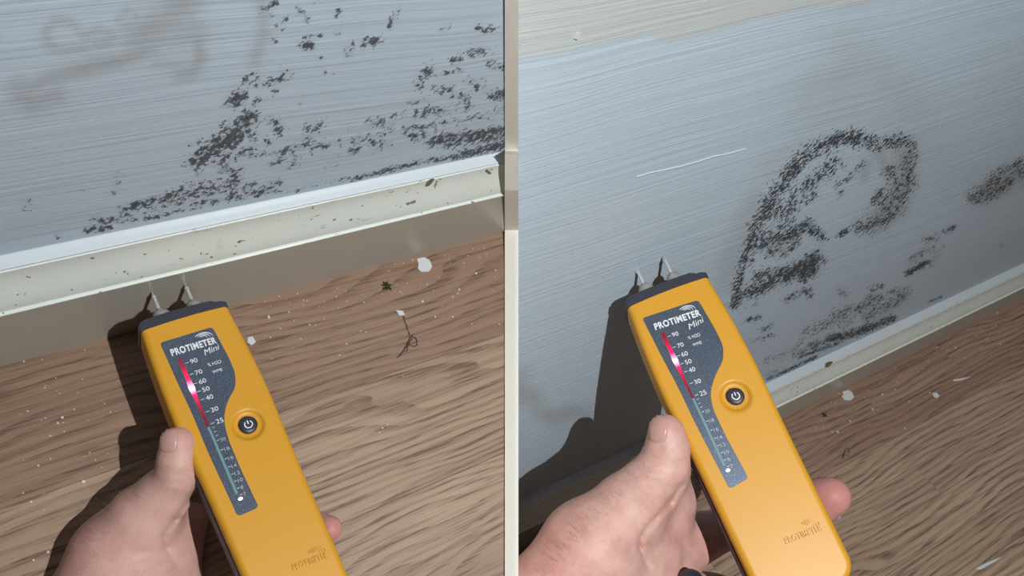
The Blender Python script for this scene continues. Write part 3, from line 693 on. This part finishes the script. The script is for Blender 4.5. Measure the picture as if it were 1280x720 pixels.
# ------------------------------------------------------------------ hands
def skin_material():
    k = NT('skin'); c = k.coord((1, 1, 1))
    red = k.attr('flush')
    n = k.noise(c, 60, 4, .6); n2 = k.noise(c, 260, 3, .6)
    col = k.mix(k.smooth(n, .3, .75), lin((214, 174, 162)), lin((198, 152, 142)))
    col = k.mix(k.math('MULTIPLY', red, .8, clamp=True), col, lin((190, 112, 108)))
    col = k.mix(k.math('MULTIPLY', k.smooth(n2, .5, .75), .18), col, lin((160, 108, 98)))
    k.set(col=col, rough=.5, spec=.35, sss=.12, sssr=(1., .35, .2), ssss=.004)
    w = k.noise(k.coord((1, 1, 1)), 900, 3, .65); w2 = k.noise(c, 170, 3, .6, .6)
    vo = k.n('TexVoronoi', feature='DISTANCE_TO_EDGE', ins={'Scale': 620.}); k.put(vo.inputs['Vector'], c)
    h = k.math('ADD', k.math('ADD', k.math('MULTIPLY', w, .4), k.math('MULTIPLY', w2, .9)), k.math('MULTIPLY', k.smooth(vo.outputs[0], 0, .3), .35))
    k.bump(h, .16, .0008)
    return k.mat
SKIN = skin_material()
NAIL = NT('nail').set(col=lin((196, 154, 144)), rough=.36, spec=.5, sss=.1, ssss=.003).mat
HAIR = plain('arm_hair', (128, 100, 86), .6)

def surface_nets(D, org, h):
    nx, ny, nz = D.shape; S = D < 0
    c = [S[a:nx - 1 + a, b:ny - 1 + b, e:nz - 1 + e] for a in (0, 1) for b in (0, 1) for e in (0, 1)]
    cnt = sum(x.astype(np.int8) for x in c); act = (cnt > 0) & (cnt < 8)
    I = np.argwhere(act); vid = -np.ones(act.shape, np.int64); vid[act] = np.arange(len(I))
    acc = np.zeros((len(I), 3)); num = np.zeros(len(I))
    corners = [(a, b, e) for a in (0, 1) for b in (0, 1) for e in (0, 1)]
    for p in corners:
        for ax in range(3):
            if p[ax]: continue
            q = list(p); q[ax] = 1
            dp = D[I[:, 0] + p[0], I[:, 1] + p[1], I[:, 2] + p[2]]; dq = D[I[:, 0] + q[0], I[:, 1] + q[1], I[:, 2] + q[2]]
            m = (dp < 0) != (dq < 0); t = np.where(m, dp / np.where(m, dp - dq, 1), 0)
            v = np.array(p, float)[None].repeat(len(I), 0); v[:, ax] += t
            acc[m] += v[m]; num += m
    V = org + h * (I + acc / num[:, None])
    Q = []
    for ax in range(3):
        o1, o2 = (ax + 1) % 3, (ax + 2) % 3
        sl = [slice(1, n - 1) for n in D.shape]; sl[ax] = slice(0, D.shape[ax] - 1)
        a = S[tuple(sl)]; sl2 = list(sl); sl2[ax] = slice(1, D.shape[ax]); b = S[tuple(sl2)]
        E_ = np.argwhere(a != b); off = np.array([s.start for s in sl]); flip = a[tuple(E_.T)]; E_ = E_ + off
        def cell(d1, d2):
            q = E_.copy(); q[:, o1] -= d1; q[:, o2] -= d2; return vid[tuple(q.T)]
        quad = np.stack([cell(1, 1), cell(0, 1), cell(0, 0), cell(1, 0)], 1)
        quad[~flip] = quad[~flip][:, ::-1]; Q.append(quad)
    Q = np.concatenate(Q); Q = Q[(Q >= 0).all(1)]
    return V, Q

def cone_sdf(P, a, ra, b, rb):
    ab = b - a; L = ab @ ab; t = np.clip(((P - a) @ ab) / L, 0, 1)
    return np.linalg.norm(P - a - t[:, None] * ab, axis=1) - (ra + (rb - ra) * t)
def smin(a, b, k):
    h = np.clip(.5 + .5 * (b - a) / k, 0, 1); return b + (a - b) * h - k * h * (1 - h)

class Hand:
    def __init__(s, scale, far=1.): s.parts = []; s.cuts = []; s.k = scale; s.far = far
    def pt(s, q): return ray(q[0], q[1]) * q[2] * s.far
    def chain(s, pts, k=None):
        """pts: (px, py, depth, radius in px)"""
        for a, b in zip(pts[:-1], pts[1:]):
            s.parts.append((s.pt(a), a[3] * a[2] * s.far / F, s.pt(b), b[3] * b[2] * s.far / F, (k or .004) * s.k))
    def cut(s, pts, r, depth):
        for a, b in zip(pts[:-1], pts[1:]): s.cuts.append((a, b, r, depth))
    def sdf(s, P):
        d = None
        for a, ra, b, rb, k in s.parts:
            c = cone_sdf(P, a, ra, b, rb); d = c if d is None else smin(d, c, k)
        return d
    def full(s, P):
        d = s.sdf(P)
        px = project(P)
        for a, b, r, dep in s.cuts:       # skin creases
            a2, b2 = np.array(a), np.array(b); ab = b2 - a2; t = np.clip(((px - a2) @ ab) / (ab @ ab), 0, 1)
            q = np.linalg.norm(px - a2 - t[:, None] * ab, axis=1)
            d = d + dep * s.k * np.exp(-(q / r) ** 2)
        return d
    def on_skin(s, px, py, z0, z1):
        """first point of the skin on a line of sight"""
        zs = np.linspace(z0, z1, 500) * s.far; P = ray(px, py)[None] * zs[:, None]; d = s.sdf(P); i = np.argmax(d < 0)
        return P[i] if d[i] < 0 else None
    def normal(s, p):
        e = .0004; g = np.array([s.sdf(np.array([p + e * v]))[0] - s.sdf(np.array([p - e * v]))[0] for v in np.eye(3)]); return nrm(g)

def build_hand(H, flushes, nail, label, hair_line, vox, zr):
    allp = np.array([q for a, ra, b, rb, k in H.parts for q in (a - ra, a + ra, b - rb, b + rb)])
    lo, hi = allp.min(0) - .006, allp.max(0) + .006
    n = np.ceil((hi - lo) / vox).astype(int) + 1
    g = np.stack(np.meshgrid(*[lo[i] + vox * np.arange(n[i]) for i in range(3)], indexing='ij'), -1).reshape(-1, 3)
    D = np.concatenate([H.full(c) for c in np.array_split(g, max(1, len(g) // 200000))]).reshape(n)
    V, Q = surface_nets(D, lo, vox)
    fl = np.zeros(len(V))
    for (px, py, z, r, sgn) in flushes:
        p = H.pt((px, py, z)); fl = np.maximum(fl, sgn * np.exp(-((V - p) ** 2).sum(1) / (r * z * H.far / F) ** 2))
    org = H.pt(H.origin)
    m = frame((1, 0, 0), (0, 1, 0), (0, 0, -1), org)          # local axes follow a right-handed frame
    Vl = (V - org) * np.array((1, 1, -1))
    me = mesh('hand', Vl, Q[:, ::-1], True)
    bm = bmesh.new(); bm.from_mesh(me)
    for _ in range(2): bmesh.ops.smooth_vert(bm, verts=bm.verts[:], factor=.5, use_axis_x=True, use_axis_y=True, use_axis_z=True)
    bmesh.ops.recalc_face_normals(bm, faces=bm.faces[:]); bm.to_mesh(me); bm.free()
    at = me.attributes.new('flush', 'FLOAT', 'POINT'); at.data.foreach_set('value', fl.astype(np.float32))
    o = link('hand', me, SKIN, mw=m); tag(o, label, 'hand')
    # thumb nail: a curved plate with thickness lying on the skin
    c, ax, hw, hl, z0, z1 = nail
    ax = np.array(ax, float) / np.linalg.norm(ax); pe = np.array((-ax[1], ax[0]))
    NU, NV = 15, 17; top = {}; VV = []; FF = []
    for i in range(NU):
        for j in range(NV):
            a = -1 + 2 * i / (NU - 1); b = -1 + 2 * j / (NV - 1)
            bx, by = a * math.sqrt(1 - .38 * b * b), b * math.sqrt(1 - .32 * a * a)
            q = np.array(c) + pe * bx * hw + ax * by * hl
            p = H.on_skin(q[0], q[1], z0, z1)
            if p is None: continue
            nn_ = H.normal(p); rim = max(abs(a), abs(b))
            top[i, j] = len(VV); VV.append(p + nn_ * H.k * (.00075 if rim < .95 else .00025)); VV.append(p - nn_ * .0006 * H.k)
    for i in range(NU - 1):
        for j in range(NV - 1):
            ks = [(i, j), (i + 1, j), (i + 1, j + 1), (i, j + 1)]
            if all(k in top for k in ks):
                FF.append([top[k] for k in ks]); FF.append([top[k] + 1 for k in ks[::-1]])
    if VV:
        VL_ = (np.array(VV) - org) * np.array((1, 1, -1))
        nm = mesh('thumb_nail', VL_, FF, True); bm = bmesh.new(); bm.from_mesh(nm); bmesh.ops.recalc_face_normals(bm, faces=bm.faces[:]); bm.to_mesh(nm); bm.free()
        link('thumb_nail', nm, NAIL, o)['label'] = 'pale thumb nail'
    # fine hairs on the back of the thumb side
    bm = bmesh.new(); r2 = random.Random(3)
    for t in range(hair_line[2]):
        f = r2.random(); pts = hair_line[0]; i = min(int(f * (len(pts) - 1)), len(pts) - 2); g_ = f * (len(pts) - 1) - i
        q = np.array(pts[i]) * (1 - g_) + np.array(pts[i + 1]) * g_ + np.array((r2.uniform(1, 26), r2.uniform(-4, 16)))
        p = H.on_skin(q[0], q[1], zr[0], zr[1])
        if p is None: continue
        nn_ = H.normal(p); dr = nrm(nn_ * .55 + np.array((-.5 + r2.uniform(-.3, .3), .55 + r2.uniform(-.4, .3), -.1))); ln = H.k * r2.uniform(.004, .009)
        sd = nrm(np.cross(dr, (0, 0, 1))) * .00003 * H.k
        ps = [p, p + dr * ln * .5, p + dr * ln + np.array((0, .0006, 0))]
        vs = []
        for w_, p_ in zip((1, .8, .3), ps):
            for s_ in (sd, -sd, np.cross(dr, sd)): vs.append(bm.verts.new(tuple((p_ + s_ * w_ - org) * np.array((1, 1, -1)))))
        for a in (0, 3):
            for e in range(3): bm.faces.new((vs[a + e], vs[a + (e + 1) % 3], vs[a + 3 + (e + 1) % 3], vs[a + 3 + e]))
    ho = link('hair', bm_mesh('hair', bm), HAIR, o); ho['kind'] = 'stuff'
    return o

# left photograph's hand
H = Hand(.9); H.origin = (150, 720, .315)
H.chain([(222, 555, .302, 21.5), (223, 576, .303, 24), (224, 594, .305, 26.5), (204, 620, .308, 33), (180, 647, .309, 41), (150, 694, .309, 54), (118, 770, .308, 68), (60, 880, .306, 73), (0, 980, .304, 74)], .003)
H.chain([(184, 652, .316, 36), (206, 700, .322, 34), (196, 770, .322, 56), (150, 860, .316, 70)], .009)
H.chain([(150, 694, .312, 52), (196, 770, .322, 58)], .009)
H.chain([(218, 628, .322, 20), (226, 660, .330, 22), (222, 700, .334, 28)], .008)       # web
H.chain([(206, 720, .332, 36), (220, 680, .336, 26), (240, 648, .343, 20), (290, 640, .352, 18), (350, 650, .350, 17), (390, 659, .343, 17), (411, 661, .339, 16.5)], .007)   # index finger
H.chain([(196, 760, .328, 50), (226, 742, .336, 30), (270, 722, .345, 21), (330, 728, .352, 18), (376, 752, .346, 16)], .007)       # middle finger
H.chain([(190, 790, .328, 50), (240, 790, .340, 26), (300, 780, .350, 18), (360, 800, .350, 16), (390, 822, .343, 15)], .006)       # ring finger
H.chain([(170, 830, .324, 48), (240, 846, .336, 24), (310, 850, .345, 16), (370, 868, .342, 13)], .006)                             # little finger
H.cut([(244, 606), (238, 624), (220, 648), (205, 670), (208, 684), (222, 708)], 3.0, .0012)
H.cut([(203, 592), (222, 594), (240, 590)], 2.2, .0005); H.cut([(198, 602), (222, 603), (240, 600)], 2.2, .0004)
H.cut([(150, 700), (180, 690), (206, 690)], 2.4, .0005); H.cut([(140, 716), (180, 704), (212, 704)], 2.2, .0004)
build_hand(H, [(222, 540, .300, 16, .45), (411, 661, .335, 30, .8), (236, 650, .335, 40, .55), (214, 640, .315, 26, .3), (110, 700, .300, 40, .35), (272, 716, .345, 40, .4)],
           ((211, 551), (-.04, 1), 11, 15, .26, .33), 'bare hand, thumb on the left edge of the meter that touches the skirting',
           ([(196, 585), (171, 603), (150, 620), (123, 644), (99, 679), (89, 713)], None, 130), .00115, (.25, .36))

# right photograph's hand
H = Hand(1.55, 1.25); H.origin = (735, 720, .44)
H.chain([(833, 541, .436, 23), (834, 562, .437, 27), (829, 584, .437, 30.5), (810, 608, .435, 35), (784, 636, .430, 43), (738, 688, .426, 59), (700, 750, .424, 71), (640, 850, .422, 78), (580, 960, .42, 82)], .003)
H.chain([(790, 642, .438, 38), (810, 690, .446, 36), (796, 760, .446, 60), (720, 850, .438, 76)], .010)
H.chain([(738, 688, .430, 57), (796, 760, .446, 60)], .010)
H.chain([(816, 626, .446, 22), (830, 656, .456, 23), (836, 694, .462, 30)], .009)
H.chain([(838, 590, .447, 21), (846, 612, .458, 17), (836, 648, .462, 22)], .009)
H.chain([(824, 612, .441, 22), (838, 630, .452, 22), (836, 652, .458, 22)], .009)
H.chain([(806, 724, .456, 46), (838, 692, .463, 33), (872, 672, .472, 27), (930, 655, .482, 24), (985, 640, .474, 22.5), (1022, 627, .462, 23), (1040, 620, .455, 22.5)], .008)
H.chain([(800, 775, .45, 52), (838, 748, .461, 34), (886, 746, .476, 25), (960, 748, .482, 21), (1010, 770, .474, 20)], .008)
H.chain([(790, 805, .45, 52), (850, 804, .462, 30), (930, 806, .476, 22), (1000, 826, .474, 19)], .007)
H.chain([(760, 850, .446, 48), (840, 862, .46, 26), (920, 876, .468, 19), (980, 894, .464, 17)], .007)
H.cut([(852, 606), (838, 628), (818, 650), (802, 670), (800, 684), (812, 712)], 3.2, .0014)
H.cut([(806, 584), (832, 588), (856, 582)], 2.4, .0005); H.cut([(800, 594), (826, 598), (852, 594)], 2.4, .0004)
H.cut([(745, 690), (776, 682), (800, 684)], 2.4, .0005); H.cut([(730, 710), (770, 698), (806, 700)], 2.4, .0004); H.cut([(846, 672), (862, 690), (872, 704)], 2.6, .0005)
build_hand(H, [(834, 528, .42, 18, .35), (1040, 620, .448, 42, .9), (838, 665, .45, 40, .4), (815, 640, .43, 30, .25), (690, 700, .41, 50, .35), (880, 672, .455, 34, .35)],
           ((823, 536), (-.03, 1), 11.5, 17.5, .37, .46), 'bare hand, thumb on the left edge of the meter pressed to the wall',
           ([(805, 572), (777, 596), (743, 627), (709, 658), (685, 686), (667, 713)], None, 130), .0020, (.34, .5))

# dark rounded cap lying in the right palm
def cap_object():
    p = ray(862, 736) * .428 * 1.25; N = 24; bm = bmesh.new()
    ax = nrm(np.array((.05, .9, -.35))); e1 = nrm(np.cross(ax, (0, 0, 1))); e2 = np.cross(ax, e1)
    prof = [(.0, .0115), (.003, .0112), (.006, .0098), (.0072, .0078), (.0078, .004), (.0078, -.010), (.0074, -.012), (.0, -.012)]
    rings = []
    for r, h in prof:
        if r == 0: rings.append([bm.verts.new(tuple(ax * h))])
        else: rings.append([bm.verts.new(tuple(ax * h + r * (e1 * math.cos(a) + e2 * math.sin(a)))) for a in np.linspace(0, 2 * math.pi, N, endpoint=False)])
    for q, r in zip(rings[:-1], rings[1:]):
        for e in range(N):
            f = [q[e % len(q)], q[(e + 1) % len(q)], r[(e + 1) % len(r)], r[e % len(r)]]
            f = list(dict.fromkeys(f)); bm.faces.new(f)
    for v in bm.verts: v.co = Vector((v.co.x, v.co.y, -v.co.z))
    for v in bm.verts: v.co *= 1.25
    o = link('pin_cap', bm_mesh('pin_cap', bm, True, .7), CHAR, mw=frame((1, 0, 0), (0, 1, 0), (0, 0, -1), p))
    tag(o, 'small dark rounded cap held in the palm below the meter', 'cap')
cap_object()

def tube(bm, pts, r, n=5):
    P = [Vector(p) for p in pts]; prev = None
    for i, p in enumerate(P):
        t = (P[min(i + 1, len(P) - 1)] - P[max(i - 1, 0)]).normalized(); s = t.orthogonal().normalized(); q = t.cross(s)
        cur = [bm.verts.new(p + (s * math.cos(a) + q * math.sin(a)) * r) for a in [2 * math.pi * k / n for k in range(n)]]
        if prev:
            for e in range(n): bm.faces.new((prev[e], prev[(e + 1) % n], cur[(e + 1) % n], cur[e]))
        prev = cur
# ------------------------------------------------------------------ debris on the floors
CHIP = plain('paint_chip', (206, 212, 214), .6, .3); CRUMB = plain('plaster_crumb', (214, 212, 204), .8, .2)
LEAF = plain('dry_sprig', (62, 60, 40), .8, .2); FLUFF = plain('dark_fluff', (92, 80, 78), .9, .1)
def chip(room, outline, label, name='paint_flake', lift=.0008, mat=None):
    pts = [room.floor(*p) for p in outline]; c = sum(pts) / len(pts)
    bm = bmesh.new(); t = .0005 * room.s
    prism(bm, [((p - c)[0], (p - c)[1]) for p in pts], 0, t)
    for v in bm.verts: v.co.z += lift * .35 * room.s * (math.sin(v.co.x * 300 / room.s) * .5 + .5)
    o = link(name, bm_mesh(name, bm), mat or CHIP, mw=room.m @ Matrix.Translation(Vector((c[0], c[1], 0))))
    return tag(o, label, 'paint chip' if name == 'paint_flake' else name)
chip(L_, [(521, 324), (530, 322), (537, 326), (540, 334), (536, 340), (526, 340), (522, 336), (523, 330)], 'largest white paint flake on the planks, right of the meter by the skirting')
chip(R_, [(1053, 490), (1060, 488), (1065, 491), (1067, 497), (1063, 501), (1055, 500), (1052, 496), (1054, 493)], 'pale paint flake on the floor just right of the meter by the wall')
chip(R_, [(1165, 492), (1170, 491), (1174, 495), (1171, 498), (1167, 496)], 'smaller white paint flake further right on the dark plank')
chip(R_, [(1191, 475), (1203, 473), (1214, 471), (1203, 475.5), (1192, 477)], 'thin white paint sliver lying along the grain', 'paint_sliver')
chip(R_, [(1218, 712), (1232, 704), (1252, 696), (1244, 702), (1226, 712)], 'long white paint sliver at the lower right corner', 'paint_sliver')
chip(R_, [(1042, 646), (1052, 641), (1050, 648), (1044, 650)], 'white paint chip on the floor under the fingertip', 'paint_flake')
chip(L_, [(310, 422), (316, 421), (320, 428), (314, 432), (309, 428)], 'white plaster chip beside the right shoulder of the meter', 'paint_flake')
chip(L_, [(495, 388), (503, 389), (506, 394), (499, 395)], 'small white paint flake above the ball of dark fluff', 'paint_flake')

def sprig(room, px, k, label):
    c = room.floor(*px); root = bpy.data.objects.new('dry_sprig', None); COL.objects.link(root); root.matrix_world = room.m @ Matrix.Translation(Vector((c[0], c[1], 0)))
    tag(root, label, 'sprig'); r3 = random.Random(11)
    for j in range(7):
        a = j * .9 + r3.uniform(-.2, .2); ln = k * r3.uniform(.6, 1.0); bm = bmesh.new()
        d = Vector((math.cos(a), math.sin(a), 0)); s = Vector((-d.y, d.x, 0))
        up = Vector((0, 0, k * .12))
        v = [bm.verts.new(q) for q in (up * .3, d * ln * .5 + s * ln * .2 + up * 2.4, d * ln + up * 1.4, d * ln * .5 - s * ln * .2 + up * 1.6)]
        w = [bm.verts.new(q.co + Vector((0, 0, -k * .08))) for q in v]
        bm.faces.new(v); bm.faces.new(w[::-1])
        for e in range(4): bm.faces.new((v[e], w[e], w[(e + 1) % 4], v[(e + 1) % 4]))
        link('leaf', bm_mesh('leaf', bm), LEAF, root)
sprig(L_, (483, 358), .0042, 'tiny dry dark leaf sprig on the planks below the skirting, left of the large flake')
sprig(R_, (1030, 519), .0055, 'tiny dry dark leaf sprig between the meter and the pale flake')
def fluff(room, pts, k, label):
    bm = bmesh.new(); r4 = random.Random(5); c = room.floor(*pts[0])
    for line in pts[1]:
        q = [room.floor(*p) - c for p in line]; qs = []
        for i in range(len(q) - 1):
            for t in np.linspace(0, 1, 5, endpoint=False): qs.append(q[i] * (1 - t) + q[i + 1] * t)
        qs.append(q[-1])
        for rep in range(2):
            tube(bm, [(p[0] + r4.uniform(-.0003, .0003), p[1] + r4.uniform(-.0003, .0003), .0004 + .0008 * abs(math.sin(i * .9))) for i, p in enumerate(qs)], .00015 * k)
    o = link('fluff_ball', bm_mesh('fluff_ball', bm), FLUFF, mw=room.m @ Matrix.Translation(Vector((c[0], c[1], 0))))
    tag(o, label, 'fluff')
fluff(L_, ((512, 428), [[(500, 446), (506, 436), (510, 428), (514, 420), (520, 424), (522, 432), (516, 434), (510, 430)], [(512, 420), (508, 408), (504, 396)], [(508, 440), (512, 428), (516, 422)], [(496, 448), (504, 440), (509, 433), (512, 424)]]), .9, 'small ball of dark fluff with a trailing thread on the planks')
fluff(R_, ((1056, 566), [[(1052, 574), (1055, 566), (1058, 560), (1062, 564), (1059, 570), (1054, 568)], [(1058, 560), (1063, 562)], [(1054, 574), (1056, 562)]]), 1.5, 'small ball of dark fluff on the planks beside the meter')

# marks that stand on the skirting and the right wall: gouges, a paint ridge and a plug of filler
GOUGE = plain('gouged_wood', (132, 116, 96), .8, .2)
def scab(room, parent, outline, y, thick, mat, name):
    pts = [room.wall(px, py, y) for px, py in outline]; bm = bmesh.new()
    a = [bm.verts.new((p[0], p[1], p[2])) for p in pts]; b = [bm.verts.new((p[0] , p[1] - thick, p[2] + thick * .2)) for p in pts]
    bm.faces.new(a); bm.faces.new(b[::-1])
    for i in range(len(a)): bm.faces.new((a[i], a[(i + 1) % len(a)], b[(i + 1) % len(a)], b[i]))
    link(name, bm_mesh(name, bm), mat, parent)
def by_name(n): return bpy.data.objects[n]
scab(L_, by_name('baseboard_left'), [(531, 233), (534, 227), (539, 223.5), (543, 223), (540, 228), (536, 232)], .0050, .0003, GOUGE, 'gouge')
scab(L_, by_name('baseboard_left'), [(607, 214), (609, 211.5), (615, 217), (611, 218)], .0048, .0003, GOUGE, 'gouge')
scab(R_, by_name('baseboard_right'), [(1031, 459), (1034, 454), (1039, 451.5), (1041, 452), (1038, 456), (1035, 459)], .0080, .0004, GOUGE, 'gouge')
bm = bmesh.new(); tube(bm, [R_.wall(px, py, R_.t) for px, py in ((795, 221), (812, 216), (830, 212.5), (850, 208), (872, 202), (890, 196), (910, 192), (932, 186))], .0007, 6)
link('paint_ridge', bm_mesh('paint_ridge', bm, True), plain('paint_ridge_white', (186, 207, 221), .45), by_name('wall_right'))
scab(R_, by_name('wall_right'), [(717, 48), (720, 43), (724, 40), (725, 43), (721, 49)], R_.t, .001, plain('filler_plug', (190, 196, 198), .6), 'filler_plug')
# small crumbs: individuals sharing one mesh for each room
def crumb_mesh(k, seed):
    bm = bmesh.new(); bmesh.ops.create_icosphere(bm, subdivisions=1, radius=k); r5 = random.Random(seed)
    for v in bm.verts: v.co = Vector((v.co.x * r5.uniform(.7, 1.3), v.co.y * r5.uniform(.6, 1.1), max(v.co.z, -.3 * k) * r5.uniform(.5, .8)))
    return bm_mesh('plaster_crumb', bm)
def crumbs(room, spots, k, label, group, seed):
    mes = [crumb_mesh(k, seed + i) for i in range(3)]
    for me in mes: me.materials.append(CRUMB)
    r6 = random.Random(seed)
    for (px, py, s) in spots:
        c = room.floor(px, py); o = bpy.data.objects.new('plaster_crumb', mes[r6.randrange(3)]); COL.objects.link(o)
        o.matrix_world = room.m @ Matrix.Translation(Vector((c[0], c[1], .3 * k * s * .9))) @ Matrix.Rotation(r6.uniform(0, 6.3), 4, 'Z') @ Matrix.Scale(s, 4)
        tag(o, label, 'crumb', group)
sl = [(595, 342, 1.5), (619, 338, 1.1), (574, 362, 1.3), (528, 377, 1.5), (336, 397, 1.8), (433, 430, .9), (387, 406, .8), (544, 396, 1), (566, 396, .9), (585, 320, .8), (516, 325, 1), (104, 602, 1.7), (72, 529, 1.2), (78, 522, 1.3), (63, 545, 1), (39, 627, 1), (48, 582, .9), (430, 330, .8), (478, 535, 1), (484, 531, 1.1), (474, 541, .9), (566, 371, 1), (572, 367, .9), (600, 322, .7), (608, 318, .7), (500, 365, .9), (455, 378, .8), (361, 390, .9), (420, 371, 1), (30, 452, .9), (148, 430, .7), (624, 405, 1), (590, 405, .8), (504, 470, .7), (560, 470, .7), (93, 512, .7), (138, 515, .8), (60, 690, 1), (42, 700, 1)]
r7 = random.Random(21)
for _ in range(70):
    x = r7.uniform(330, 628); yb = 452 - (452 - 289) * (x - 23) / 608; sl.append((x, yb + 4 + abs(r7.gauss(0, 1)) * 38, r7.uniform(.35, .8)))
for _ in range(30):
    x = r7.uniform(25, 140); yb = 452 - (452 - 289) * (x - 23) / 608; sl.append((x, yb + 4 + r7.random() * 200, r7.uniform(.35, .7)))
crumbs(L_, sl, .00062, 'tiny white plaster crumb on the planks below the cream and grey skirting', 'plaster crumbs on the left floor', 31)
sr = [(1103, 493, 1.4), (1162, 491, 1.1), (1047, 540, 1.6), (1063, 527, 1.3), (1131, 536, 1.3), (1091, 512, 1.3), (1119, 487, 1), (1136, 502, 1), (1048, 492, 1.2), (1040, 540, 1), (1220, 420, 1), (1246, 391, 1.3), (1245, 407, 1.1), (1234, 424, 1.2), (1250, 430, 1.5), (1195, 435, 1.3), (1184, 423, 1.1), (1172, 434, 1), (1160, 452, 1), (1090, 511, 1), (1062, 526, 1), (1206, 448, .9), (1176, 414, .9), (1210, 412, .8), (990, 516, 1), (1005, 509, 1), (1026, 498, 1), (1014, 503, .8), (1020, 534, 1)]
for _ in range(60):
    x = r7.uniform(985, 1258); yb = 520 - .485 * (x - 980); sr.append((x, yb + 4 + abs(r7.gauss(0, 1)) * 32, r7.uniform(.4, .8)))
crumbs(R_, sr, .00120, 'tiny white plaster crumb on the dark planks beyond the meter', 'plaster crumbs on the right floor', 47)
